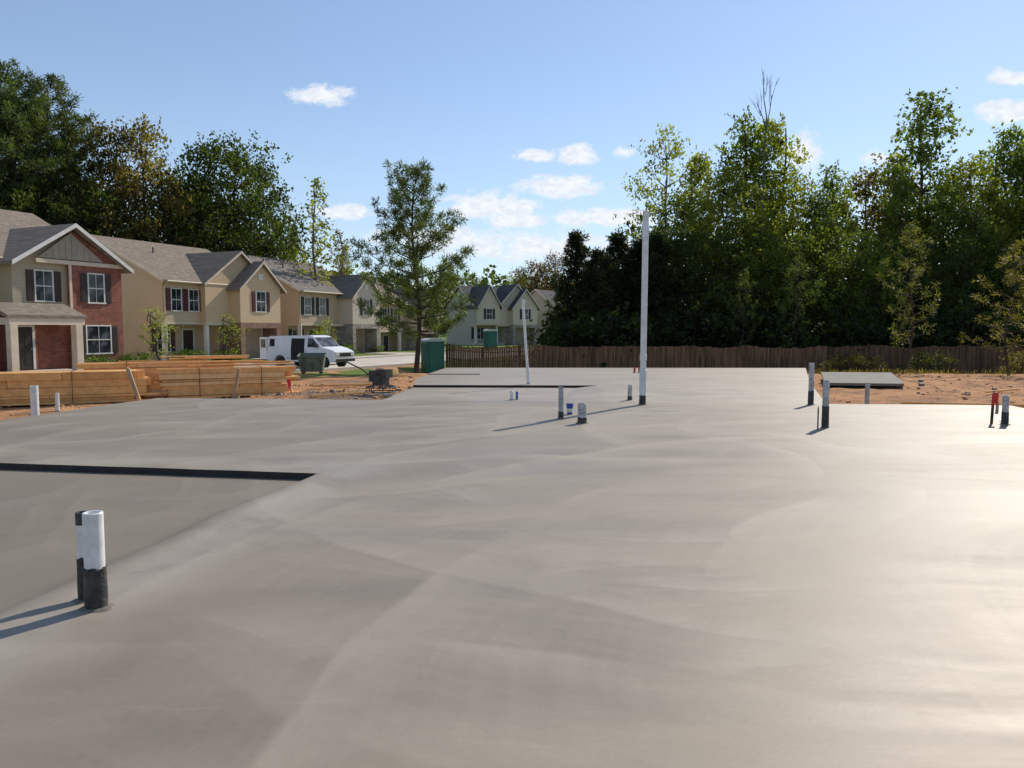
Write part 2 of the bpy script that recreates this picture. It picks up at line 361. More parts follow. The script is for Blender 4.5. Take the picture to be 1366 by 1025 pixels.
# ------------------------------------------------------------------ slabs
C0=Vector((-2.16,8.37)); E=Vector((.986,-.165)); D=Vector((.165,.986))
def top_t(s): return 8.3+(s+7.5)*(9.72-8.3)/(11.4+7.5)
ss=list(np.linspace(-7.7,-1.2,20))+list(np.linspace(-1.1,1.1,45))+list(np.linspace(1.4,11.35,30))
tb=list(np.linspace(-15,-.6,50))+list(np.linspace(-.5,0,8)); tu=list(np.linspace(0,1,24))
rows=[('b',t) for t in tb]+[('u',f) for f in tu]
mb=MB(); damp=[]; pale=[]
for kk,t in rows:
    for s in ss:
        wob=.014*noise.noise(Vector((s*1.7,3,0))) if s<.05 else 0
        tt=t+(wob if t>-.01 else 0) if kk=='b' else (.012+wob*1+t*(top_t(s)-.012-wob))
        z=0; near=sm(-.9,-.05,tt); sw=s+.10*noise.noise(Vector((tt*.9,5,0)))*(1-near)
        if kk=='b': z=-.078*sm(0,.30-.12*near,-sw)
        if kk=='b': z+=.016*math.exp(-((sw-.10)**2)/.008)*(1-near)
        dmp=sm(-.02,.16,-sw)*(1 if kk=='b' else 0)
        pal=math.exp(-((sw-.32)**2)/.10)*(1 if kk=='b' else max(0,1-tt/1.5))
        if kk=='u': pal=max(pal,.6*math.exp(-((tt-.5)**2)/.2)*(1-sm(0,.8,s)))
        p=C0+E*s+D*tt
        if s<-7.6: p=p+E*(.10*noise.noise(Vector((tt*1.1,9,0)))+.05*noise.noise(Vector((tt*4,2,0))))
        z+=.007*noise.noise(Vector((p.x*.5,p.y*.5,0)))+.002*noise.noise(Vector((p.x*1.6,p.y*1.6,7)))
        mb.v.append((p.x,p.y,z)); damp.append(dmp); pale.append(pal)
ns_=len(ss)
for j in range(len(rows)-1):
    for i in range(ns_-1):
        a=j*ns_+i; mb.f.append((a,a+1,a+ns_+1,a+ns_)); 
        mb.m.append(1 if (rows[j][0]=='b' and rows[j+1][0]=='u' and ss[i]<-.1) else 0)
loop=[i for i in range(ns_)]+[j*ns_+ns_-1 for j in range(1,len(rows))]+[(len(rows)-1)*ns_+i for i in range(ns_-2,-1,-1)]+[j*ns_ for j in range(len(rows)-2,0,-1)]
b0=len(mb.v)
for i in loop: x,y,z=mb.v[i]; mb.v.append((x,y,-.6)); damp.append(0); pale.append(0)
for k in range(len(loop)):
    k2=(k+1)%len(loop); mb.f.append((loop[k],b0+k,b0+k2,loop[k2])); mb.m.append(2)
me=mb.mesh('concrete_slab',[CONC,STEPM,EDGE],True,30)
for nm__,dt in (('damp',damp),('pale',pale)):
    at=me.attributes.new(nm__,'FLOAT','POINT'); at.data.foreach_set('value',dt)
obj('concrete_slab',me,label='freshly troweled grey concrete house slab with recessed garage floor',cat='concrete slab')
def ye(x): return 17.72-.0815*(x+7.9)+.02
mb=MB()
def pc(pts,z,m=0,zs=None): mb.prism(pts,'z',-.7,z,m,zs)
pc([(-3.2,ye(-3.2)),(.9,ye(.9)),(1.9,22.32),(-2.95,22.5)],-.10)
pc([(.9,ye(.9)),(2.2,ye(2.2)),(2.5,22.3),(1.9,22.32)],0,0,[-.10,-.03,-.03,-.10])
pc([(2.2,ye(2.2)),(6.9,ye(6.9)),(8.8,22.1),(2.5,22.3)],-.03)
pc([(-2.95,22.5),(1.9,22.32),(2.5,22.3),(8.8,22.1),(10.2,26),(-3.3,26)],-.03)
pc([(-3.3,26),(-1.2,26),(-1.2,28.3),(-3.15,28.3)],-.06)
pc([(-1.2,26),(10.2,26),(11.05,28.3),(-1.2,28.3)],-.03)
pc([(-3.15,28.3),(11.05,28.3),(12.7,32.7),(-2.85,32.9)],-.03)
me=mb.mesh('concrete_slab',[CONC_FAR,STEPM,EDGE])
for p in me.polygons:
    if abs(p.normal.z)<.5: p.material_index=1 if (p.normal.y<-.5 and p.center.x<2.6 and p.center.y<24) else 2  # steps facing the camera take the shade-dark colour
obj('concrete_slab',me,label='stepped rear concrete slab of the next houses',cat='concrete slab')
mb=MB(); mb.prism([(9.9,23.9),(12.2,23.5),(14.9,29.7),(12.3,30.1)],'z',-.14,-.06); mb.prism([(10.1,24.15),(12.15,23.8),(14.6,29.5),(12.4,29.8)],'z',-.55,-.1405,1)  # inset dark block paints in the shadow line under the slab rim
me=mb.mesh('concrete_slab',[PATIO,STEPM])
obj('concrete_slab',me,label='small separate patio slab on orange dirt',cat='concrete slab')

# rubble
rnd=random.Random(3); mb=MB()
def clod(x,y,r,m=0):
    z=hgt(x,y); o=[]
    for sx in (-1,1):
        for sy in (-1,1):
            for sz in (-1,1):
                o.append((x+sx*r*rnd.uniform(.4,1),y+sy*r*rnd.uniform(.4,1),z+(sz*.6+.2)*r*rnd.uniform(.5,1)))
    mb.add(o,[(0,1,3,2),(4,6,7,5),(0,4,5,1),(2,3,7,6),(0,2,6,4),(1,5,7,3)],m)
for i in range(1500):
    zone=rnd.random()
    if zone<.42: x,y=rnd.uniform(-8.5,-3.3),rnd.uniform(18.2,27)
    elif zone<.5: x,y=rnd.uniform(-13,-9.6),rnd.uniform(12,18)
    elif zone<.56: x,y=rnd.uniform(-5,-3.7),rnd.uniform(22,33)
    else: x,y=rnd.uniform(8.8,22),rnd.uniform(16.8,34)
    if x>9 and abs((x-9)-(y-18)*.35)<1.2: continue
    clod(x,y,rnd.choice([.02,.02,.025,.03,.04,.05,.09])*rnd.uniform(.6,1.2)*(1 if x<0 else .9),rnd.choice([0,0,0,1,1]) if x<0 else rnd.choice([0,0,0,0,1]))
obj('rubble',mb.mesh('rubble',[nm('clay_clods',(.52,.28,.14),(.36,.19,.1),5,.95),nm('grey_rubble',(.32,.28,.24),(.16,.14,.12),5,.9)]),kind='stuff',label='orange clay clods and broken concrete bits',cat='rubble')

# ------------------------------------------------------------------ pipes
def pipe(x,y,z,h,r,mat,label,tape=None,lean=(0,0),dark_top=0,collar=None,group='plumbing stubs in the slab',seed=0):
    mb=MB(); mb.lathe([(r,-.1),(r,h-.004),(r-.004,h),(r-.012,h),(r-.014,h-.004),(r-.014,h-.12),(.001,h-.12)],20)
    o=part('drain_pipe',mb,mat,None,smooth=True,angle=40,loc=(x,y,z),rot=(lean[0],lean[1],seed if not any(lean) else 0))
    o["label"]=label; o["category"]='pipe'; o["group"]=group
    if tape:
        rr=random.Random(seed+int(x*100)); t=MB(); n=20
        prof=[(r+.004,-.02),(r+.006,tape*.3),(r+.004,tape*.7),(r+.005,tape)]
        t.lathe(prof,n)
        for i in range(3*n,4*n): vx=t.v[i]; t.v[i]=(vx[0],vx[1],vx[2]+rr.uniform(-.012,.012))
        for i in range(2*n): vx=t.v[n+i]; k=1+rr.uniform(-.02,.05); t.v[n+i]=(vx[0]*k,vx[1]*k,vx[2])
        part('tape_wrap',t,TAPE,o,smooth=True,angle=60)
    if dark_top:
        t=MB(); t.lathe([(r+.003,h-dark_top),(r+.003,h+.002),(r-.016,h+.002),(r-.016,h-.02)],20); part('pipe_cap',t,TAPE,o,smooth=True,angle=40)
    if collar:
        for cz,ch in collar:
            t=MB(); t.lathe([(r+.001,cz),(r+.01,cz+.005),(r+.01,cz+ch),(r+.001,cz+ch+.005)],20); part('coupling',t,mat,o,smooth=True,angle=40)
    t=MB(); t.lathe([(r+.05,-.014),(r+.03,.002),(r+.012,.012),(r,.014)],20)
    for i in range(len(t.v)):
        vx=t.v[i]; k=1+.45*noise.noise(Vector((vx[0]*22,vx[1]*22,x))); t.v[i]=(vx[0]*k,vx[1]*k,vx[2])
    part('cement_collar',t,EDGE,o,smooth=True)
    return o
pipe(-2.40,4.27,0,.56,.055,PVC,'thick white pvc drain pipe with black wrapped base in slab',tape=.24,seed=1)
pipe(-2.53,4.39,0,.53,.034,PVC,'thin white pipe with black cap beside thicker white drain pipe',tape=.26,dark_top=.07,seed=2)
pipe(2.81,16.24,0,4.12,.066,PVC,'tall white pvc vent stack standing on the slab',tape=.2,lean=(0,.006),collar=[(.25,.5),(.95,.12)],seed=3)
pipe(.89,13.7,0,.58,.045,PVCG,'grey pipe stub standing in wet slab',tape=.12,seed=4)
pipe(1.21,13.0,0,.34,.075,PVCD,'short wide cement spattered pipe stub',tape=.1,seed=5)
pipe(5.14,12.35,0,.78,.052,PVCD,'grey pipe with dark wrapped base and pale top',tape=.36,seed=6)
pipe(6.42,16.2,0,.9,.055,PVCD,'white pipe stub near slab edge',tape=.3,seed=7)
pipe(8.35,12.75,0,.5,.05,PVCD,'short pipe stub beside red flagged stake',tape=.22,seed=8)
pipe(8.62,13.2,0,.38,.03,TAPE,'thin black pipe stub by slab edge',seed=9)
pipe(2.75,17.6,-.03,.36,.05,PVCD,'small spattered pipe stub behind vent stack',tape=.1,seed=10)
pipe(-.01,18.4,-.10,.22,.04,PVC,'small white pipe stub in rear slab',seed=11)
pipe(.12,18.5,-.10,.2,.03,BLUEP,'small blue capped pipe stub in rear slab',seed=12)
pipe(.50,22.9,-.03,2.55,.04,PVC,'slender leaning white pipe on rear slab',lean=(0,-.07),collar=[(.02,.5)],seed=13)
pipe(4.7,29,-.03,.2,.04,REDF,'short red capped stub on rear slab',seed=14)
pipe(4.88,29,-.03,.2,.04,REDF,'short red capped stub on rear slab',seed=15)
pipe(-9.75,15.4,hgt(-9.75,15.4),.75,.075,PVC,'wide white pipe standing in dirt beside slab',seed=16,group='pipes in the dirt')
pipe(-9.95,16.5,hgt(-9.95,16.5),.4,.04,PVC,'thin white pipe in dirt beside slab',seed=17,group='pipes in the dirt')
pipe(8.1,17.2,-.35,.72,.05,PVCG,'grey post stub in dirt beside slab',seed=18,group='pipes in the dirt')
mb=MB(); mb.lathe([(.05,0),(.07,.2),(.066,.2),(.048,.01)],16); o=part('plastic_cup',mb,BLUEP,None,smooth=True,loc=(1.1,14.35,.003)); 
t=MB(); t.lathe([(.054,.04),(.061,.13),(.0625,.13),(.056,.04)],16); part('cup_label',t,WHITE,o,smooth=True)
o["label"]='blue and white plastic cup on wet concrete'; o["category"]='cup'

def stake(x,y,z,h,w_,mat,label,flag=None,lean=0,yaw=0):
    mb=MB(); mb.box(-w_/2,w_/2,-w_/4,w_/4,-.1,h-.06); mb.prism([(-w_/2,h-.06),(w_/2,h-.06),(0,h)],'y',-w_/4,w_/4)
    o=part('wooden_stake',mb,mat,None,loc=(x,y,z),rot=(0,lean,yaw)); o["label"]=label; o["category"]='stake'
    if flag:
        f=MB(); a=[(0.012,-.03,h-.02),(.06,-.05,h-.04),(.05,-.04,h-.24),(.012,-.03,h-.20),(-.04,-.04,h-.28),(-.035,-.04,h-.03)]
        f.add(a,[(0,1,2,3),(0,3,4,5)]); p=part('flag',f,flag,o); md=p.modifiers.new('thick','SOLIDIFY'); md.thickness=.006
    return o
stake(8.22,12.9,0,.56,.04,STEEL,'stake tied with bright red flagging tape',flag=REDF,lean=.03)
stake(-5.9,20.2,hgt(-5.9,20.2),.42,.04,WOOD2,'short stake with red flag in dirt',flag=REDF,lean=-.2)
stake(-9.3,18.9,hgt(-9.3,18.9),1.05,.09,WOOD2,'pale board leaning against stacked lumber',lean=-.3)
stake(-7.6,20.6,hgt(-7.6,20.6),.85,.08,WOOD2,'pale board leaning against stacked lumber',lean=.2)
stake(-9.0,18.2,hgt(-9.0,18.2),.36,.06,WOOD,'short wooden form stake beside slab edge')
stake(4.96,12.2,0,.38,.02,STEEL,'thin steel rod beside grey pipe',lean=0)
stake(9.4,14.6,-.3,.55,.05,WOOD2,'wooden form stake at slab corner')
def board(a,b,z,h,label,w_=.04,tilt=0):
    a=Vector(a);b=Vector(b); L=(b-a).length; mb=MB(); mb.box(0,L,-w_/2,w_/2,0,h)
    if h>.07:
        for k in range(int(L/1.2)): mb.box(.4+k*1.2,.46+k*1.2,w_/2+.0005,w_/2+.04,-.25,h-.02)
    o=part('form_board',mb,WOOD,None,loc=(a.x,a.y,z),rot=(0,tilt,math.atan2(b.y-a.y,b.x-a.x))); o["label"]=label; o["category"]='plank'
board((7.2,16.72),(10.6,16.43),-.27,.2,'tan wooden form board along slab edge')
board((9.6,18.6),(13.4,17.6),-.28,.12,'loose wooden plank lying on orange dirt')
board((-6.5,24.5),(-4.2,25.3),hgt(-5.3,25),.06,'loose scrap plank on grey dirt')
board((-5.2,19.6),(-3.9,20.9),hgt(-4.5,20.2)+.04,.05,'loose scrap plank on grey dirt')
board((13.5,21.5),(15.2,22.6),hgt(14.3,22)+.02,.05,'loose scrap plank on orange dirt')

# ------------------------------------------------------------------ lumber bundles
def bundle(a,b,H_,depth,label,seed):
    r=random.Random(seed); a=Vector(a); b=Vector(b); L=(b-a).length
    z0=hgt((a.x+b.x)/2,(a.y+b.y)/2)+.0
    root=obj('lumber_stack',None,None,(a.x,a.y,z0),(0,0,math.atan2(b.y-a.y,b.x-a.x)),label,'lumber stack',group='stacked plank bundles')
    mb=MB(); z=.05
    while z<H_-.05:
        x0=r.uniform(-.15,.1); x1=L+r.uniform(-.5,.2)
        hh=r.choice([.06,.09,.12,.14,.19])
        for d in range(depth):
            y=d*.1+r.uniform(-.008,.008)+ (r.uniform(-.03,.025) if d==0 else 0)
            cuts=[x0]+([r.uniform(L*.2,L*.8)] if r.random()<.4 else [])+[x1+r.uniform(-.3,.1)]
            for xa,xb in zip(cuts[:-1],cuts[1:]):
                xb-=.012; s_=r.uniform(-.01,.01)
                mb.add([(xa,y,z+s_),(xb,y,z),(xb,y+.092,z),(xa,y+.092,z+s_),(xa,y,z+hh-.004+s_),(xb,y,z+hh-.004),(xb,y+.092,z+hh-.004),(xa,y+.092,z+hh-.004+s_)],
                 [(0,3,2,1),(4,5,6,7),(0,1,5,4),(1,2,6,5),(2,3,7,6),(3,0,4,7)],r.choice([0,0,1,2]))
        z+=hh+.003
    # a few boards thrown askew on top
    for k in range(4):
        xa=r.uniform(0,L*.6); ll=r.uniform(1.2,2.6); ya=r.uniform(0,depth*.08); dy=r.uniform(-.25,.25); zz=z+.02+k*.042
        xb=min(L,xa+ll)
        mb.add([(xa,ya,zz),(xb,ya+dy,zz),(xb,ya+dy+.12,zz),(xa,ya+.12,zz),(xa,ya,zz+.036),(xb,ya+dy,zz+.036),(xb,ya+dy+.12,zz+.036),(xa,ya+.12,zz+.036)],[(0,3,2,1),(4,5,6,7),(0,1,5,4),(1,2,6,5),(2,3,7,6),(3,0,4,7)],r.choice([0,1,2]))
    part('boards',mb,[WOOD,WOODB,WOODC],root)
    for x in (L*.15,L*.5,L*.85): boxes('bearer',[(x,x+.09,-.03,depth*.1+.05,-.06,.036)],WOOD2,root)
    for x in (L*.25,L*.72):
        t=MB(); t.prism([(-.05,.05),(-.042,.05),(-.042,z+.012),(depth*.1+.03,z+.012),(depth*.1+.03,z+.018),(-.05,z+.018)],'x',x,x+.015); part('strap',t,BLKP,root)
bundle((-15.8,16.8),(-9.2,19.8),.84,9,'long bundle of orange tan planks stacked on dirt',1)
bundle((-9.25,20.1),(-6.2,21.7),.82,8,'shorter bundle of tan planks stacked on dirt',2)
bundle((-12.3,21.6),(-8.2,23.7),.90,8,'rear bundle of tan planks with staggered ends',3)

# ------------------------------------------------------------------ houses
def window(root,x,z,w_,h_,y,shut,fm=WHITE):
    W=obj('window',None,root,(x,y,z))
    t=MB(); b=.07
    t.box(-w_/2-b,w_/2+b,-.05,0,h_,h_+b); t.box(-w_/2-b-.04,w_/2+b+.04,-.07,0,-b,0)
    t.box(-w_/2-b,-w_/2,-.05,0,0,h_); t.box(w_/2,w_/2+b,-.05,0,0,h_)
    t.box(-w_/2,w_/2,-.04,-.0,h_/2-.025,h_/2+.025); t.box(-.012,.012,-.034,-.0,0,h_/2-.025); t.box(-.012,.012,-.034,0,h_/2+.025,h_)
    part('frame',t,fm,W)
    t=MB(); t.box(-w_/2,w_/2,-.02,-.004,0,h_); part('pane',t,GLASS,W)
    if shut:
        for s in (-1,1):
            t=MB(); c=s*(w_/2+b+.2); t.box(c-.19,c+.19,-.045,-.001,-.03,h_+.03)
            k=.05
            while k<h_-.05: t.box(c-.15,c+.15,-.06,-.046,k,k+.04); k+=.09
            part('shutter',t,shut,W)
def porch_col(root,x,y,z1,mat,w_=.13):
    t=MB(); t.box(x-w_,x+w_,y-w_,y+w_,0.2,z1); t.box(x-w_-.04,x+w_+.04,y-w_-.04,y+w_+.04,0,.2); part('porch_column',t,mat,root)
def chev(mb,axis,c,half,ze,zr,a,b,th=.16,ov=.4,m=0):
    sl=(zr-ze)/half; z_e=ze-sl*ov
    mb.prism([(c-half-ov,z_e),(c,zr),(c+half+ov,z_e),(c+half+ov,z_e+th),(c,zr+th),(c-half-ov,z_e+th)],axis,a,b,m)
def rake(mb,axis,c,half,ze,zr,a,b,ov=.4,h=.2):
    sl=(zr-ze)/half; z_e=ze-sl*ov
    mb.prism([(c-half-ov-.01,z_e-.04),(c,zr-.04),(c+half+ov+.01,z_e-.04),(c+half+ov+.01,z_e+h-.03),(c,zr+h-.03),(c-half-ov-.01,z_e+h-.03)],axis,a,b)
def garage(root,x0,x1,y,h,mat):
    G=obj('garage_door',None,root,(0,y,0)); t=MB(); n=4
    for k in range(n):
        z0=.02+k*(h-.02)/n; t.box(x0,x1,-.03,0,z0+.01,z0+(h-.02)/n-.012)
        for q in range(4):
            a=x0+(x1-x0)*(q+.12)/4; b=x0+(x1-x0)*(q+.88)/4; t.box(a,b,-.045,-.031,z0+.1,z0+(h-.02)/n-.1)
    part('panel',t,mat,G)
    t=MB(); t.box(x0-.14,x0-.002,-.07,0,0,h+.14); t.box(x1+.002,x1+.14,-.07,0,0,h+.14); t.box(x0-.002,x1+.002,-.07,0,h+.002,h+.14); part('frame',t,WHITE,G)
def door(root,x,y,mat):
    Dd=obj('door',None,root,(x,y,.15)); t=MB(); t.box(-.45,.45,-.04,0,0,2.05)
    for a in (-.33,.06):
        for z in (.2,1.05): t.box(a,a+.27,-.055,-.041,z,z+.7)
    part('leaf_panel',t,mat,Dd)
    t=MB(); t.box(-.57,-.452,-.06,0,0,2.17); t.box(.452,.57,-.06,0,0,2.17); t.box(-.452,.452,-.06,0,2.053,2.17); part('frame',t,WHITE,Dd)
    t=MB(); t.lathe([(.01,-.1),(.035,-.1),(.04,-.08),(.02,-.06),(.015,-.04)],10,c=(.36,0,1.0),axis='y'); part('handle',t,RIM,Dd,smooth=True)
def house(o,z,P,style,label,Wd=9.8,Dp=13,ze=5.6,zr=8.7,big=True,ang=66,steep=0):
    root=obj('house',None,None,(o[0],o[1],z),(0,0,math.radians(ang)),label,'house',group='two storey houses along the street')
    wm,am,rm,sh=P['wall'],P['accent'],P['roof'],P['shut']; c=Dp/2
    t=MB()
    lo=2.75
    t.prism([(0,lo),(Dp,lo),(Dp,ze),(c,zr-.02),(0,ze)],'x',0,Wd)
    if style=='B':
        t.box(0,Wd,1.3,Dp,-.8,lo); t.box(4.9,Wd,0,1.3,-.8,lo)
    else: t.box(0,Wd,0,Dp,-.8,lo)
    part('wall',t,wm,root)
    t=MB(); chev(t,'x',c,c,ze,zr,-.35,Wd+.35)
    part('roof',t,rm,root)
    t=MB(); rake(t,'x',c,c,ze,zr,-.375,-.352); part('fascia',t,CREAM,root)
    t=MB(); rake(t,'x',c,c,ze,zr,Wd+.352,Wd+.375); part('fascia',t,CREAM,root)
    t=MB(); t.tube([(-.0,-.5,ze-.12),(Wd,-.5,ze-.12)],[.06,.06],8); t.tube([(.08,-.46,ze-.2),(.08,-.07,ze-.5),(.08,-.07,.2)],[.04,.04,.04],6); part('gutter',t,CREAM,root)
    for q in ((3,c*.65,zr-.5),(8,c*1.4,zr-.4)):
        t=MB(); t.tube([(q[0],q[1],zr-1.3),(q[0],q[1],q[2])],[.05,.05],8); part('roof_vent',t,BLKP,root)
    if style=='B':
        def wing(x0,x1,yf,zrw,mat,zew=ze-.02):
            cc=(x0+x1)/2; hf=(x1-x0)/2; yb=min(5.2,Dp*.45)
            t=MB(); t.prism([(x0,lo+.003),(x1,lo+.003),(x1,zew),(cc,zrw-.02),(x0,zew)],'y',yf,2.0); part('wall',t,mat,root)
            t=MB(); chev(t,'y',cc,hf,zew,zrw,yf-.35,yb,ov=.35); part('roof',t,rm,root)
            t=MB(); rake(t,'y',cc,hf,zew,zrw,yf-.375,yf-.352,ov=.35,h=.16); part('fascia',t,WHITE if steep else CREAM,root)
        if steep: wing(.1,3.6,-.9,8.3,P['wall2']); 
        if big: wing(3.2 if not steep else 3.7,9.7,-.5,7.9+steep,P['wall2'])
        wing(5.5,9.76,-1.5,7.2+steep,P['wall2'],ze-.25)
        boxes('brick_pier',[(5.5,5.95,-1.5,-.003,-.8,2.75),(9.3,9.76,-1.5,-.003,-.8,2.75)],am,root)
        boxes('garage_beam',[(5.95,9.3,-1.5,-1.1,2.35,2.75)],am,root)
        boxes('porch_beam',[(3.2,5.49,-.5,1.29,2.55,2.752),(.0,3.19,-.02,1.29,2.6,2.748)],CREAM,root)
        garage(root,6.1,9.2,-.004,2.3,P['gar'])
        if steep: window(root,1.85,3.6,.9,1.45,-.903,sh)
        else:
            for x in (1.1,2.6 if big else 3.1): window(root,x,3.55,.8,1.45,-.003,sh)
        window(root,7.6,3.6,.95,1.45,-1.503,sh)
        window(root,1.1,.75,1.0,1.5,1.297,sh); door(root,3.2,1.297,P['door'])
        boxes('porch_floor',[(0,4.88,-.15,1.28,-.5,.12)],ROADM,root)
        porch_col(root,.15,.1,2.6,WHITE); porch_col(root,3.4,-.3,2.55,WHITE)
        boxes('stone_veneer',[(4.92,5.48,-.06,-.003,-.8,2.54)],am,root)
        boxes('gable_vent',[(7.4,7.85,-1.56,-1.505,5.95,6.4)],WHITE,root)
        boxes('meter_box',[(Wd+.002,Wd+.2,3,3.5,.3,.9)],RIM,root)
    else:
        t=MB(); t.prism([(5.2,2.75),(8.0,2.75),(8.0,7.2),(5.2,ze-.2)],'y',-1.0,2); t.box(5.2,8,-.98,2,-.8,2.75,1); part('wall',t,[P['wall2'],am],root)
        t=MB(); t.prism([(8.0,-.8),(10.95,-.8),(10.95,ze-.2),(8.02,7.15),(8.0,7.15)],'y',-1.25,2); part('brick_bay',t,am,root)
        t=MB(); chev(t,'y',8.08,2.88,ze-.2,7.25,-1.7,5.4,ov=.4); part('roof',t,rm,root)
        t=MB(); rake(t,'y',8.08,2.88,ze-.2,7.25,-1.73,-1.702); part('fascia',t,WHITE,root)
        t=MB(); t.prism([(6.3,5.6),(9.85,5.6),(8.05,6.95)],'y',-1.32,-1.255)
        for q in range(9): t.box(6.75+q*.33,6.78+q*.33,-1.34,-1.321,5.61,5.7+1.1*(1-abs(q-4)/4.6))
        part('gable_panel',t,nm('gable_board',(.36,.31,.24),(.3,.26,.2),2,.7),root)
        boxes('frieze',[(6.2,11,-1.33,-1.253,5.35,5.55),(7.9,8.03,-1.32,-1.252,-.5,5.34)],CREAM,root)
        window(root,6.75,3.5,.85,1.45,-1.003,sh); window(root,9.4,3.5,.85,1.45,-1.253,sh)
        window(root,9.45,.85,1.35,1.4,-1.253,sh)
        door(root,5.6,-.985,P['door'])
        t=MB(); t.prism([(-2.9,2.75),(-1.26,3.35),(-1.26,3.2),(-2.9,2.6)],'x',3.7,7.6); part('porch_roof',t,rm,root)
        boxes('porch_beam',[(3.8,7.5,-2.85,-2.7,2.3,2.62),(3.8,3.95,-2.7,-.1,2.3,2.62),(7.35,7.5,-2.7,-1.01,2.3,2.62)],CREAM,root)
        porch_col(root,4.0,-2.7,2.35,CREAM,.17); porch_col(root,7.2,-2.7,2.35,CREAM,.17)
        boxes('porch_floor',[(3.7,7.6,-3.0,-1.02,-.5,.1)],ROADM,root)
        boxes('brick_veneer',[(0,5.19,-.08,-.002,-.8,2.9)],am,root)
        window(root,2.2,3.5,.9,1.45,-.003,sh); garage(root,.2,3.2,-.083,2.2,P['gar'])
    return root
SH_TAN=shingles('tan_shingles',(.31,.255,.205)); SH_GR=shingles('grey_shingles',(.27,.24,.215)); SH_D=shingles('dark_grey_shingles',(.13,.125,.125))
TAN=siding('tan_siding',(.62,.465,.315)); TAN2=siding('light_tan_siding',(.66,.52,.375)); YEL=siding('yellow_tan_siding',(.68,.50,.31)); GREY=siding('grey_siding',(.48,.44,.37)); CRM=siding('cream_siding',(.64,.55,.43)); OLV=siding('olive_siding',(.46,.40,.28))
BR=bricks('red_brick',(.30,.085,.048),(.20,.058,.038),(.32,.22,.17)); BR2=bricks('brown_brick',(.30,.15,.10),(.22,.11,.08),(.36,.3,.26)); ST=bricks('stacked_stone',(.42,.37,.31),(.25,.22,.18),(.2,.18,.16),.35,.16)
SB=nm('brown_shutter',(.06,.035,.03),(.045,.03,.025),3,.6); SR=nm('maroon_shutter',(.13,.03,.03),(.09,.025,.025),3,.6); SK=nm('black_shutter',(.025,.025,.03),(.02,.02,.02),3,.6)
DG=nm('tan_garage_paint',(.48,.38,.27),(.43,.34,.24),2,.6); DK=nm('dark_door_paint',(.04,.03,.028),(.03,.025,.02),2,.4)
def P(**k): return k
p1=P(wall=TAN2,wall2=OLV,accent=BR,roof=SH_TAN,shut=SB,gar=DG,door=DK)
p2=P(wall=TAN,wall2=YEL,accent=BR2,roof=SH_TAN,shut=SR,gar=DG,door=DK)
p3=P(wall=TAN,wall2=CRM,accent=ST,roof=SH_GR,shut=SK,gar=DG,door=DK)
p4=P(wall=TAN,wall2=TAN2,accent=ST,roof=SH_TAN,shut=SB,gar=DG,door=DK)
p5=P(wall=GREY,wall2=CRM,accent=ST,roof=SH_D,shut=SK,gar=DG,door=DK)
house((-26.8,31.9),-.45,p1,'A','two storey house with red brick gabled bay and small porch',Wd=11)
labs=['two storey tan house with yellow gable and maroon shutters','two storey tan house with black shutters and stone front','two storey tan house half hidden by pine']
for i,(pp,l) in enumerate(zip([p2,p3,p4],labs)):
    o=A2+R*(13.6*i+(.9 if i==1 else 0))-Nn*(.6*i); house((o.x,o.y),-.6-(.6 if i==2 else 0),pp,'B',l,big=(i==0),zr=8.7-(.5 if i==2 else 0))
house((-5.3,109),-.4,p5,'B','grey townhouse with three steep cream gables and dark roof',Dp=9,zr=8.4,ang=32,steep=.7)
house((6.5,117),-.4,P(wall=CRM,wall2=GREY,accent=ST,roof=SH_D,shut=SK,gar=DG,door=DK),'B','plain grey house with dark roof at the street bend',Dp=6.5,zr=8.2,ang=60)
for i in range(3):
    a=13.6*i+(.9 if i==1 else 0)
    strip('driveway',1.7,8.3,a+5.9,a+9.4,.07,ROADM,'pale concrete driveway from garage to street','driveway')

# ------------------------------------------------------------------ vegetation
rng=np.random.default_rng(5)
def leafmesh(name,cen,size,tint,mat,aspect=.5,direc=None):
    n=len(cen); a=rng.normal(size=(n,3)) if direc is None else direc+rng.normal(size=(n,3))*.35
    a/=np.linalg.norm(a,axis=1)[:,None]; b=np.cross(a,rng.normal(size=(n,3))); b/=np.linalg.norm(b,axis=1)[:,None]+1e-9
    s=(size*rng.uniform(.6,1.35,n))[:,None]
    v=np.stack([cen-a*s*.5,cen+b*s*.5*aspect,cen+a*s*.5,cen-b*s*.5*aspect],1).reshape(-1,3)
    me=bpy.data.meshes.new(name); me.vertices.add(4*n); me.vertices.foreach_set('co',v.ravel().astype(np.float32))
    me.loops.add(4*n); me.loops.foreach_set('vertex_index',np.arange(4*n,dtype=np.int32))
    me.polygons.add(n); me.polygons.foreach_set('loop_start',np.arange(0,4*n,4,dtype=np.int32)); 
    me.update(calc_edges=True)
    at=me.attributes.new('tint','FLOAT','FACE'); at.data.foreach_set('value',np.clip(tint,0,1).astype(np.float32))
    me.materials.append(mat); return me
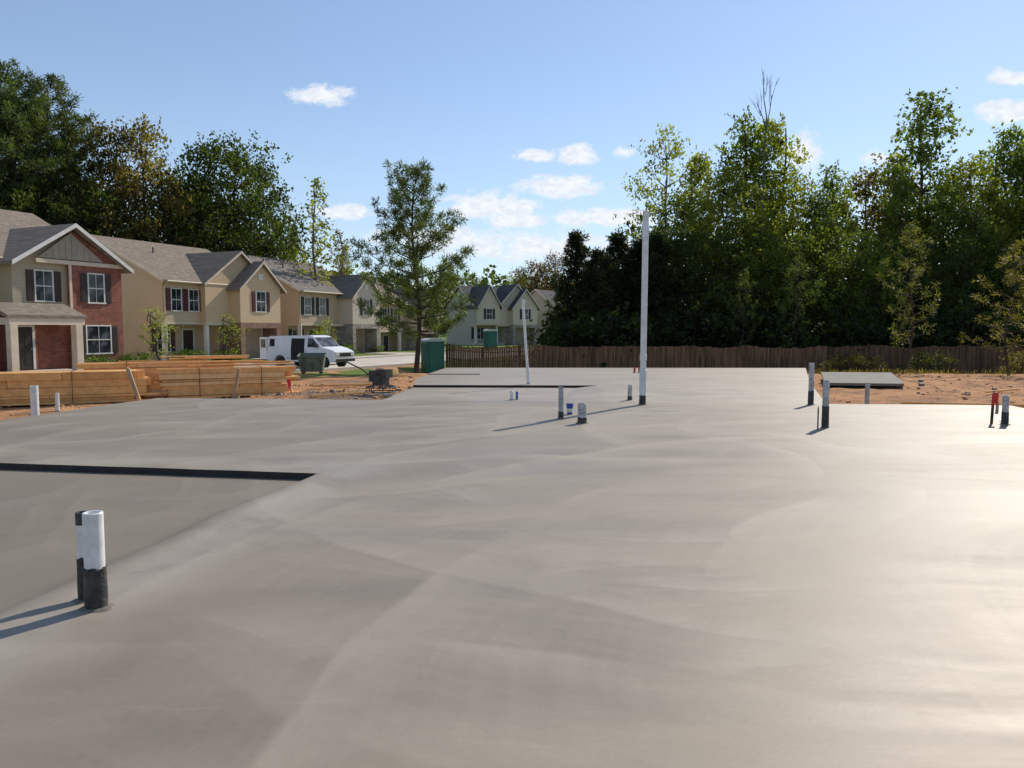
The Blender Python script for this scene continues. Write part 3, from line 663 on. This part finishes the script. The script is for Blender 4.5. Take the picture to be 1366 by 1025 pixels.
def broad(seed,H,cb,Rr,nc,cr,nl,ls,prof,bark=BARK,tr=.22):
    global rng
    rng=np.random.default_rng(seed); r=random.Random(seed)
    mb=MB(); k=8; pts=[]; x=y=0
    for i in range(k+1):
        pts.append(Vector((x,y,H*.93*i/k))); x+=r.uniform(-.25,.25); y+=r.uniform(-.25,.25)
    rad=[tr*(1.35 if i==0 else 1)*(1-.9*i/k)+.02 for i in range(k+1)]
    mb.tube(pts,rad,8)
    C=[];T=[]
    for i in range(nc):
        t=((i+.5)/nc)**.9; z=cb+(H-cb-cr*.5)*t; a=i*2.4+r.uniform(-.6,.6)
        rr=Rr*prof(t)*r.choice([.35,.7,.85,1.0,1.18]); p=Vector((math.cos(a)*rr,math.sin(a)*rr,z+r.uniform(-.5,.5)))
        j=max(0,min(k-1,int((z-rr*.6)/(H*.93)*k))); b0=pts[j].lerp(pts[j+1],.5)
        if b0.z<p.z+1: 
            mid=b0.lerp(p,.5)+Vector((r.uniform(-.3,.3),r.uniform(-.3,.3),-.25)); mb.tube([b0,mid,p],[rad[j]*.4+.02,rad[j]*.25+.015,.015],5,cap=False)
        c_=cr*r.uniform(.6,1.25)*(1-.35*t); n=int(nl*(c_/cr)**2)
        d=rng.normal(size=(n,3)); d/=np.linalg.norm(d,axis=1)[:,None]; q=d*(rng.uniform(.2,1,n)**.6)[:,None]*np.array([c_*1.1,c_*1.1,c_*.66])
        sub=rng.normal(size=(16,3))*np.array([c_*.8,c_*.8,c_*.5]); idx=rng.integers(0,16,n); mixk=rng.random(n)<.68
        q[mixk]=sub[idx[mixk]]+rng.normal(size=(mixk.sum(),3))*c_*.15
        C.append(q+np.array(p)); T.append(np.clip(r.uniform(.1,.9)+rng.normal(size=n)*.16,0,1))
    C=np.concatenate(C);T=np.concatenate(T)
    return mb.mesh('trunk',[bark],True,60),leafmesh('crown',C,ls,T,LEAF,.62)
ov=lambda t: math.sin(math.pi*min(1,(t*.86+.13)))**.7
con=lambda t: (1-t)**.75*.95+.10
col_=lambda t: (.7+.35*math.sin(t*9))*(1-t**3)
rnd_=lambda t: math.sqrt(max(.05,1-(t*1.5-.62)**2)) if t<1 else .2
BR_V=[broad(11,18,4,4.0,66,1.4,300,.28,ov), broad(12,18,3,3.2,62,1.2,260,.27,con), broad(13,18,7.5,3.4,34,1.15,190,.26,ov,BARKL), broad(14,16,3,5.0,72,1.55,300,.30,rnd_), broad(15,18,4,3.0,54,1.15,240,.27,col_)]
THIN=broad(16,14,5,1.7,30,.75,80,.24,col_,BARKL,.13)
SAP=broad(17,4.5,1.2,.85,22,.42,60,.14,ov,BARK,.04)
SHRUB=broad(18,3.2,.2,2.0,24,.85,130,.25,rnd_,BARK,.05)
def pine(seed,H,cb,Rr,nb,prof,tuft,nt_,tr=.17,nlen=.26,droop=-.1,asp=.16,dens=3.2,s0=.28,whorl=0,tz=1.0):
    global rng
    rng=np.random.default_rng(seed); r=random.Random(seed); mb=MB()
    pts=[Vector((.18*math.sin(i*.7),.14*math.cos(i*.9),H*.98*i/9)) for i in range(10)]; rad=[tr*(1-.9*i/9)+.012 for i in range(10)]
    mb.tube(pts,rad,8); C=[];T=[];Dr=[]
    for i in range(nb):
        t=(i+.5)/nb
        if whorl: t=(int(i/whorl)+.5+r.uniform(-.3,.3))/(nb/whorl)
        z=cb+(H-cb)*min(.985,t); a=i*2.399+r.uniform(-.4,.4); L=Rr*prof(min(.99,t))*r.uniform(.5,1.2)
        rise=(.16+.7*t)*L+droop*L; f=z/(H*.98)*9; j=min(8,int(f)); b0=pts[j].lerp(pts[j+1],f-j)
        e=b0+Vector((math.cos(a)*L,math.sin(a)*L,rise)); mid=b0.lerp(e,.5)+Vector((0,0,-.08*L))
        mb.tube([b0,mid,e],[.03+.03*(1-t),.022,.008],5,cap=False)
        m=max(2,int(L*dens))
        tb_=r.uniform(.2,.8)
        for q in range(m):
            s=s0+(1-s0)*(q+.6)/m; p=(b0.lerp(mid,s*2) if s<.5 else mid.lerp(e,s*2-1))
            side=Vector((-math.sin(a),math.cos(a),0))*r.uniform(-.4,.4)*L*(1.15-s)+Vector((0,0,r.uniform(-.1,.32)))
            mb.tube([p,p+side],[.01,.005],3,cap=False)
            p=p+side; tk=tuft*r.uniform(.8,1.2)
            d=rng.normal(size=(nt_,3))+np.array([math.cos(a)*.3,math.sin(a)*.3,.5]); d/=np.linalg.norm(d,axis=1)[:,None]
            C.append(np.array(p)+d*tk*rng.uniform(.2,1,nt_)[:,None]*np.array([1,1,tz])); Dr.append(d); T.append(np.clip(tb_+r.uniform(-.2,.2)+rng.normal(size=nt_)*.15,0,1))
    C=np.concatenate(C);T=np.concatenate(T);Dr=np.concatenate(Dr)
    return mb.mesh('trunk',[BARK],True,60),leafmesh('crown',C,nlen,T,NEEDLE,asp,Dr)
pinef=lambda t: ((1-t)**.55*(.70+.30*min(1,t*3.0))*.98+.07)
tallp=lambda t: math.sin(math.pi*(t*.8+.15))**.8
PINE=pine(27,11.3,2.1,4.0,84,pinef,.40,62,.17,.30,.02,.15,2.35,.40,whorl=6,tz=1.05)
PINET=pine(22,21,11,3.2,56,tallp,.55,46,.26,.40,-.1,.18,2.2,.35)
CEDAR=pine(23,9,.3,2.6,120,lambda t:(1-t)**.7+.06,.42,38,.12,.34,-.2,.22,2.8)
SPINE=pine(24,8,1.6,2.3,26,lambda t:(1-t)**.5*.9+.1,.36,30,.07,.28,0.1,.14,2.0)
G_DD=(.026,.040,.012); G_D=(.050,.072,.019); G_M=(.092,.128,.027); G_Y=(.155,.178,.034); G_O=(.12,.10,.034); G_P=(.070,.098,.032); G_R=(.07,.045,.03)  # G_DD: leaf green lowered to paint in deep shade of understorey and wood
def tree(var,H0,x,y,H,wk,name,label,color,group,rot=None,z=None):
    z=hgt(x,y) if z is None else z
    r=random.Random(int(x*31+y*17)); s=H/H0
    root=obj(name,None,None,(x,y,z),(0,0,r.uniform(0,6.28) if rot is None else rot),label,name.replace('_',' '),group=group); root.scale=(s*wk,s*wk,s)
    obj('trunk',var[0],root); c=obj('crown',var[1],root); k=r.uniform(.85,1.15)
    c.color=(color[0]*k,color[1]*k,color[2]*k,1); return root
def T(var,H0,u,vt,d,wk,name,label,color,group,**k):
    x=(u-683)/1010*d; H=1.6+(440-vt)/1010*d-hgt(x,d); return tree(var,H0,x,d,H,wk,name,label,color,group,**k)
B=BR_V
T(PINE,11.3,556,238,39,.92,'pine_tree','bushy green pine standing behind the slab beside portable toilet',G_P,None,rot=.6)
GR='trees behind the wooden fence'
big=[(990,160,64,1.0,1,18,G_M),(1022,156,66,.95,4,18,G_Y),(928,200,66,.95,4,18,G_Y),(1052,238,62,.95,0,18,G_Y),(1102,226,63,.95,1,18,G_M),(1150,230,67,.95,0,18,G_O),(1188,200,68,.95,4,18,G_Y),
 (1225,130,64,1.0,1,18,G_M),(1283,218,62,.95,0,18,G_Y),(1335,165,67,.95,4,18,G_M),(1375,190,62,.95,0,18,G_M),(1420,160,63,.9,3,16,G_D),(965,228,60,.85,0,18,G_Y),(1195,240,60,.85,1,18,G_M),(1312,240,60,.85,1,18,G_Y),
 (905,262,59,.9,0,18,G_M),(1078,262,60,.9,0,18,G_M),(1250,250,60,.9,0,18,G_M)]
for (u,v_,d,wk,vi,h0,c_) in big: T(B[vi],h0,u,v_,d,wk,'broadleaf_tree','tall dense broadleaf tree behind the wooden fence',c_,GR)
T(B[2],18,882,176,62,.80,'broadleaf_tree','tall thin broadleaf tree with open crown behind fence',G_Y,GR)
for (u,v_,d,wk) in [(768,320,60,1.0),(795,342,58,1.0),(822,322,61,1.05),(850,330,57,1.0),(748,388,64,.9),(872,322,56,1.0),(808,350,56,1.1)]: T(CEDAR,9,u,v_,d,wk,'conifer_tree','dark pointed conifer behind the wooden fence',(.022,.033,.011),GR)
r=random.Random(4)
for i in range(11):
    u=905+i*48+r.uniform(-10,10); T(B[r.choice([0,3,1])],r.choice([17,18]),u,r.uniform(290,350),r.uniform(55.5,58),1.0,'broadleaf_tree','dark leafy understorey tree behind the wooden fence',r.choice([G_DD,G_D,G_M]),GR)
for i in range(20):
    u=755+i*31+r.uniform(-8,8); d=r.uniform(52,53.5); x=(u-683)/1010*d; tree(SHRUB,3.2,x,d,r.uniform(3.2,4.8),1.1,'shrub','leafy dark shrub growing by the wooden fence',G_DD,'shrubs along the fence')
T(SPINE,8,1213,315,38,.9,'pine_tree','thin young pine with sparse yellowish needles',(.13,.14,.05),None,rot=1)
T(SPINE,8,1345,335,36,1.1,'pine_tree','young pine with light olive needles',(.15,.14,.05),None,rot=3)
T(SPINE,8,1395,320,35,1.2,'pine_tree','young pine with light olive needles',(.15,.14,.05),None,rot=2)
T(SPINE,8,990,370,50.5,.7,'pine_tree','young pine in front of dark wood',G_P,None,rot=2); T(SPINE,8,1060,350,50.5,.8,'pine_tree','young pine in front of dark wood',G_P,None,rot=4)
for (u,d,h_,c_) in [(1125,43,1.5,0),(1150,44,1.4,0),(1362,38,1.2,0),(1240,44.5,1.6,1)]:
    tree(SHRUB,3.2,(u-683)/1010*d,d,h_,1.1,'shrub','dry olive scrub bush on rough ground',(.10,.085,.035) if c_==0 else (.05,.06,.02),'scrub bushes on the plot edge')
mb=MB(); r=random.Random(9)
def br(p,d,L,ra,n):
    q=p+d*L; mb.tube([p,p.lerp(q,.5)+Vector((r.uniform(-.05,.05)*L,0,0)),q],[ra,ra*.75,ra*.5],5,cap=False)
    if n>0:
        for k in range(3):
            dd=(d+Vector((r.uniform(-.35,.35),r.uniform(-.35,.35),r.uniform(-.1,.3)))).normalized(); br(p.lerp(q,r.uniform(.5,1)),dd,L*.55,ra*.5,n-1)
br(Vector((0,0,0)),Vector((0,0,1)),17,.16,0); br(Vector((0,0,15.6)),Vector((.03,0,1)),4.6,.10,3)
x=(1013-683)/1010*62; root=obj('dead_tree',None,None,(x,62,-1.5),(0,0,0),'bare grey dead tree rising above green crowns','dead tree'); part('trunk',mb,BARKL,root)
GL='tall trees behind the houses'
left=[(-20,205,58,1,0,18,G_D),(40,225,62,.9,0,18,G_D),(112,235,64,.85,3,16,G_D),(150,172,66,.8,0,18,G_O),(198,168,68,.85,0,18,G_O),(235,225,72,.7,3,16,G_D),(290,192,72,.95,0,18,G_D),(325,188,74,.85,3,16,G_D),(352,222,78,.65,0,18,G_D),(85,235,70,.9,0,18,G_D),(60,255,60,.9,3,16,G_D),(265,240,78,.8,3,16,G_D),(180,245,72,.9,3,16,G_D),(392,305,80,.6,4,18,G_Y),(462,322,84,.5,4,18,G_Y),(380,295,76,.5,3,16,G_M)]
for (u,v_,d,wk,vi,h0,c_) in left: T(B[vi],h0,u,v_,d,wk*.95,'broadleaf_tree','tall broadleaf tree behind the row of houses',c_,GL)
for (u,v_,d,wk) in [(32,108,60,1.0),(78,122,63,1.0),(0,112,64,1.0),(108,165,66,.9),(55,150,70,1.0),(-15,140,60,1.0)]: T(PINET,21,u,v_,d,wk,'pine_tree','tall pine with high crown behind the houses',(.056,.08,.027),GL)
T(THIN,14,427,232,70,1.0,'broadleaf_tree','slender sparse tree behind the houses',G_Y,GL,rot=1); T(THIN,14,455,302,74,1.0,'broadleaf_tree','slender sparse tree behind the houses',G_O,GL,rot=2)
for (u,v_,d,c_) in [(712,348,140,G_R),(742,338,135,G_R),(690,364,150,G_M),(600,368,140,G_D),(640,370,150,G_D),(520,360,130,G_D),(485,364,120,G_D)]:
    T(B[3],16,u,v_,d,.8,'broadleaf_tree','distant rounded tree beyond the houses',c_,'distant trees')
for (u,d,h_) in [(212,42,3.4),(308,47,3.2),(436,56,3.0),(428,60,2.8)]:
    x=(u-683)/1010*d; tree(SAP,4.5,x,d,h_,1.1,'sapling','young street tree planted in front lawn',(.15,.18,.05),'young street trees')
r=random.Random(8)
for (o,off) in [((-26.8,31.9),None),((A2.x,A2.y),0),((A2.x+13.6*R.x,A2.y+13.6*R.y),0)]:
    base=Vector((o[0],o[1],0))
    for k in range(7):
        xx=[.6,1.5,2.4,8.6,9.3,10.1,10.8][k] if off is None else [.5,1.2,1.9,4.4,5.1,5.6,10.3][k]
        p=base+R*xx+Nn*(2.1 if off is None else .9); tree(SHRUB,3.2,p.x,p.y,r.uniform(.6,.95),1.2,'shrub','clipped green shrub planted by house wall',(.09,.14,.04),'foundation shrubs')

def woods(name,boxes_,size,colr,label,seed):
    global rng
    rng=np.random.default_rng(seed); C=[];T_=[]
    for (cx,cy,cz,rx,ry,rz,n) in boxes_:
        d=rng.normal(size=(n,3)); d/=np.linalg.norm(d,axis=1)[:,None]; C.append(d*(rng.uniform(.4,1,n)**.4)[:,None]*np.array([rx,ry,rz])+np.array([cx,cy,cz])); T_.append(np.clip(rng.uniform(.2,.8)+rng.normal(size=n)*.15,0,1))
    o=obj(name,leafmesh(name,np.concatenate(C),size,np.concatenate(T_),LEAF,.8),kind='stuff',label=label,cat='woodland'); o.color=(*colr,1)
r=random.Random(2); bx=[]
for i in range(95):
    x=-190+i*4.3+r.uniform(-2,2); y=215+r.uniform(-12,25); g=hgt(x,y); H=r.uniform(15,19); bx.append((x,y,g+H*.45,r.uniform(4.5,6.5),5,H*.6,330))
woods('woodland',bx,1.3,(.055,.08,.03),'hazy far-off mixed wood on the skyline',31)
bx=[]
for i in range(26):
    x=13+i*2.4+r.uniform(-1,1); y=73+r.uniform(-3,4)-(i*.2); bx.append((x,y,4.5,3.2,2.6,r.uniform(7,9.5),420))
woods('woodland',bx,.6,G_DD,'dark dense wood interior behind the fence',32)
bx=[]
for i in range(18):
    x=-75+i*2.6; y=66+i*.9+r.uniform(-2,2); bx.append((x,y,4,3.2,3,7,300))
woods('woodland',bx,.6,G_DD,'dark dense wood behind the houses',33)

rng=np.random.default_rng(40); n=4000
pts=[];r=random.Random(5)
while len(pts)<n:
    x,y=r.uniform(12,36),r.uniform(35,46)
    if noise.noise(Vector((x*.35,y*.35,2)))>-.02: pts.append((x,y,hgt(x,y)+r.uniform(.02,.20)))
me=leafmesh('weeds',np.array(pts),.24,rng.random(n),LEAF,.12,np.tile(np.array([0,0,1.]),(n,1))); o=obj('weeds',me,kind='stuff',label='dry tall weeds on rough ground by the fence',cat='weeds'); o.color=(.10,.08,.035,1)

# ------------------------------------------------------------------ fences
def fence(pts,hf,label,seed,FM):
    r=random.Random(seed); a=Vector(pts[0]); root=obj('wooden_fence',None,None,(a.x,a.y,0),(0,0,0),label,'fence',group='timber privacy fence')
    t=MB(); rl=MB()
    for (p,q) in zip(pts[:-1],pts[1:]):
        p=Vector(p);q=Vector(q); L=(q-p).length; d=(q-p)/L; nrm=Vector((d.y,-d.x)); k=0
        while k<L:
            c=p+d*k; z=hgt(c.x,c.y); hh=hf+.07*noise.noise(Vector((c.x*.3,c.y,0)))*2+r.uniform(-.03,.03); w2=.070
            o=c-a; y0=r.uniform(-.006,.006)
            b=[o+nrm*(.0+y0),o+d*w2*2+nrm*y0,o+d*w2*2+nrm*(y0+.018),o+nrm*(y0+.018)]
            vs=[(v.x,v.y,z+.03) for v in b]+[(v.x,v.y,z+hh) for v in b]
            t.add(vs,[(0,1,5,4),(1,2,6,5),(2,3,7,6),(3,0,4,7),(4,5,6,7)])
            k+=.15
        k=0
        while k<L:
            c=p+d*k-a; z=hgt((c+a).x,(c+a).y)
            for zz in (.35,1.0,1.6):
                c2=p+d*min(L,k+2.4)-a; z2=hgt((c2+a).x,(c2+a).y)
                rl.tube([(c.x-nrm.x*.03,c.y-nrm.y*.03,z+zz),(c2.x-nrm.x*.03,c2.y-nrm.y*.03,z2+zz)],[.04,.04],4)
            cc=c-nrm*.09; boxes('post',[(cc.x-.05,cc.x+.05,cc.y-.05,cc.y+.05,z-.3,z+hf-.02)],FM,root)
            k+=2.4
    part('picket_panel',t,FM,root); part('rail',rl,FM,root)
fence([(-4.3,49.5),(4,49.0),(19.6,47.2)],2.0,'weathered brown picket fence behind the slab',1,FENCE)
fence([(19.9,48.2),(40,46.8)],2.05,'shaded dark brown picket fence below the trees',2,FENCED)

# ------------------------------------------------------------------ van
def van(x,y,yaw,sc,lab):
    z=hgt(x,y)+.03
    root=obj('parked_van',None,None,(x,y,z),(0,0,yaw),lab,'van',group='vans parked in the street'); root.scale=(sc,sc,sc)
    prof=[(-2.7,.48),(-2.72,.9),(-2.66,1.9),(-2.5,2.0),(.6,2.06),(.95,1.98),(1.62,1.32),(2.45,1.14),(2.66,1.02),(2.7,.55),(2.6,.42)]
    def arch(cx): return [(cx+.45*math.cos(a),.36+.45*math.sin(a)) for a in [math.radians(k) for k in range(5,180,25)]]
    low=[(2.4,.38)]+arch(1.75)+[(1.2,.38),(-1.1,.38)]+arch(-1.65)+[(-2.2,.4)]
    t=MB(); t.prism(prof+low,'y',-.98,.98)
    me=t.mesh('body',[VANW]); bm=bmesh.new(); bm.from_mesh(me)
    for v in bm.verts:
        if v.co.z>1.2: v.co.y*=1-.13*(v.co.z-1.2)/.85
    ed=[e for e in bm.edges if len(e.link_faces)==2 and e.calc_face_angle(0)>1.0]
    bmesh.ops.bevel(bm,geom=ed,offset=.05,segments=3,affect='EDGES',profile=.6)
    bm.to_mesh(me); bm.free(); me.polygons.foreach_set('use_smooth',[True]*len(me.polygons)); me.set_sharp_from_angle(angle=math.radians(32))
    obj('body',me,root)
    def yq(z): return .98*(1-.13*max(0,z-1.2)/.85)
    for s in (-1,1):
        for (nm_,pl) in (('side_window',[(.55,1.32),(1.42,1.32),(.92,1.86),(.55,1.88)]),('side_window',[(-2.5,1.35),(-2.1,1.35),(-2.1,1.82),(-2.5,1.82)])):
            t=MB(); vs=[(px,s*(yq(pz)+.006),pz) for px,pz in pl]; vs2=[(px,s*(yq(pz)-.02),pz) for px,pz in pl]
            t.add(vs+vs2,[(0,1,2,3),(7,6,5,4)]+[(i,(i+1)%4,4+(i+1)%4,4+i) for i in range(4)]); part(nm_,t,GLASS,root)
        t=MB(); t.box(1.22,1.36,s*1.0,s*1.2,1.3,1.55); part('wing_mirror',t,BLKP,root)
        t=MB(); t.box(2.55,2.712,s*.58,s*.92,.78,.98); part('headlight',t,LAMPG,root)
        t=MB(); t.box(-2.735,-2.68,s*.8,s*.94,.9,1.3); part('tail_light',t,LAMPR,root)
        t=MB(); t.box(-1.1,1.1,s*.981,s*.99,.62,.64); part('trim_strip',t,BLKP,root)
        t=MB(); t.box(.42,.432,s*.975,s*.988,.5,1.2); part('door_seam',t,BLKP,root)
        for cx in (1.75,-1.65):
            W=obj('wheel',None,root,(cx,s*.86,.36))
            t=MB(); t.lathe([(.2,-.11),(.32,-.11),(.36,-.08),(.36,.08),(.32,.11),(.2,.11)],24,axis='y'); part('tyre',t,RUBBER,W,smooth=True,angle=40)
            t=MB(); t.lathe([(.199,-.09),(.19,-.1),(.09,-.05),(.07,-.1),(.02,-.11),(.02,.11),(.07,.1),(.09,.05),(.19,.1),(.199,.09)],20,axis='y'); part('rim',t,RIM,W,smooth=True,angle=30)
    t=MB(); t.add([(1.03,-.8,1.93),(1.03,.8,1.93),(1.6,.86,1.36),(1.6,-.86,1.36),(1.0,-.78,1.9),(1.0,.78,1.9),(1.57,.84,1.33),(1.57,-.84,1.33)],[(0,1,2,3),(7,6,5,4),(0,4,5,1),(1,5,6,2),(2,6,7,3),(3,7,4,0)]); part('windscreen',t,GLASS,root)
    t=MB(); t.box(2.6,2.76,-.93,.93,.42,.6); part('bumper',t,BLKP,root)
    t=MB(); t.box(2.6,2.715,-.55,.55,.76,.96); [t.box(2.716,2.725,-.55,.55,.79+.05*k,.81+.05*k) for k in range(4)]; part('grille',t,BLKP,root)
    t=MB(); t.box(-2.745,-2.722,-.8,.8,.6,1.85); part('cargo_opening',t,DARK,root)
    t=MB(); xa,xb=-.75,.3
    t.add([(xa,-(yq(.5)+.004),.5),(xb,-(yq(.5)+.004),.5),(xb,-(yq(1.2)+.004),1.2),(xb,-(yq(1.86)+.004),1.86),(xa,-(yq(1.86)+.004),1.86),(xa,-(yq(1.2)+.004),1.2),
      (xa,-.9,.5),(xb,-.9,.5),(xb,-.9,1.2),(xb,-.82,1.86),(xa,-.82,1.86),(xa,-.9,1.2)],[(0,1,2,5),(5,2,3,4),(0,6,7,1),(3,9,10,4),(1,7,8,2),(0,5,11,6)]); part('side_door_opening',t,DARK,root)
    Dr=obj('rear_door',None,root,(-2.74,-.9,0),(0,0,-.2)); t=MB(); t.box(-.7,0,-.025,.025,.5,1.93); part('door_panel',t,VANW,Dr); t=MB(); t.box(-.6,-.1,-.032,.032,1.25,1.8); part('door_glass',t,GLASS,Dr)
    return root
van(-11.6,43.6,math.radians(-24),.90,'white cargo van with open side and rear doors in street')
van(-12.7,48.2,math.radians(-24),.88,'white cargo van parked behind another white van')
def bin_(x,y,yaw,s):
    z=hgt(x,y)+.03; root=obj('rubbish_skip',None,None,(x,y,z),(0,0,yaw),'small dull green rubbish skip beside the van','skip'); root.scale=(s,s,s)
    t=MB(); a=[(-.6,-.5,.12),(.6,-.5,.12),(.6,.5,.12),(-.6,.5,.12)]; b=[(-.75,-.62,1.0),(.75,-.62,1.0),(.75,.62,1.15),(-.75,.62,1.15)]
    t.add(a+b,[(3,2,1,0),(0,1,5,4),(1,2,6,5),(2,3,7,6),(3,0,4,7)])
    for x_ in (-.45,0,.45): t.add([(x_-.04,-.54,.12),(x_+.04,-.54,.12),(x_+.04,-.68,.98),(x_-.04,-.68,.98),(x_-.04,-.5,.12),(x_+.04,-.5,.12),(x_+.04,-.62,.98),(x_-.04,-.62,.98)],[(0,1,2,3),(0,3,7,4),(1,5,6,2),(2,6,7,3)])
    part('hopper',t,BINM,root)
    t=MB(); t.tube([(-.77,-.64,1.0),(.77,-.64,1.0),(.77,.64,1.15),(-.77,.64,1.15),(-.77,-.64,1.0)],[.04]*5,6); part('rim_rail',t,BINM,root)
    for sx in (-.5,.5):
        for sy in (-.4,.4): boxes('foot',[(sx-.06,sx+.06,sy-.05,sy+.05,0,.118)],BLKP,root)
bin_(-9.9,37.5,math.radians(8),.85)
ROOFP=nm('pale_roof_plastic',(.5,.55,.52),(.4,.45,.42),2,.5)
def toilet(x,y,yaw,label,s=1):
    z=hgt(x,y)+.02; root=obj('portable_toilet',None,None,(x,y,z),(0,0,yaw),label,'portable toilet',group='portable toilets'); root.scale=(s,s,s)
    t=MB(); t.box(-.58,.58,-.58,.58,.12,2.05); t.box(-.6,-.55,-.6,-.581,.2,2.0)
    for k in range(5): t.box(.581,.6,-.5+.22*k,-.42+.22*k,.3,1.9); t.box(-.6,-.581,-.5+.22*k,-.42+.22*k,.3,1.9)
    part('cabin',t,JOHN,root)
    t=MB(); t.prism([(-.64,2.05),(.64,2.05),(.6,2.14),(.35,2.25),(-.35,2.25),(-.6,2.14)],'y',-.64,.64); part('roof',t,ROOFP,root)
    t=MB(); t.box(-.42,.42,-.62,-.582,.2,1.95); t.box(-.3,.3,-.632,-.621,1.2,1.8); part('door',t,JOHN,root)
    t=MB(); t.box(-.62,.62,-.62,.62,0,.12); part('skid_base',t,BLKP,root)
    t=MB(); t.tube([(.4,.4,2.1),(.4,.4,2.5)],[.05,.05],8); part('vent_pipe',t,BLKP,root)
toilet(-5.05,48.2,.45,'green portable toilet in shade beside pine trunk')
toilet(-2.3,80,.3,'green portable toilet by the far houses')

# ------------------------------------------------------------------ power trowel
x,y=-3.75,21.6; z=hgt(x,y)+.02
root=obj('power_trowel',None,None,(x,y,z),(0,0,2.65),'black walk-behind power trowel with long handle on dirt','power trowel')
t=MB(); 
for zz,rr in ((.12,.42),(.25,.42)): t.tube([(rr*math.cos(a),rr*math.sin(a),zz) for a in [2*math.pi*k/24 for k in range(25)]],[.018]*25,6,cap=False)
for k in range(8): a=2*math.pi*k/8; t.tube([(.42*math.cos(a),.42*math.sin(a),.12),(.42*math.cos(a),.42*math.sin(a),.25),(.1*math.cos(a),.1*math.sin(a),.34)],[.015]*3,5)
part('guard_ring',t,BLKP,root)
for k in range(4):
    t=MB(); t.box(.08,.38,-.07,.07,0,.012); part('blade',t,RIM,root,loc=(0,0,.03),rot=(.1,0,k*math.pi/2))
t=MB(); t.box(-.18,.18,-.16,.16,.32,.6); t.lathe([(.12,0),(.16,.02),(.16,.14),(.1,.18)],16,c=(0,0,.6)); t.box(.1,.34,-.12,.12,.4,.72); t.tube([(-.1,.18,.5),(-.25,.2,.5)],[.05,.05],8); t.box(-.3,-.12,-.16,.16,.52,.76); part('engine',t,ENGR,root,smooth=True)
t=MB(); t.tube([(.1,0,.4),(.7,0,.75),(1.4,0,1.0)],[.022]*3,8); t.tube([(1.4,-.22,1.02),(1.4,.22,1.02)],[.018,.018],8); part('handle',t,STEEL,root,smooth=True)
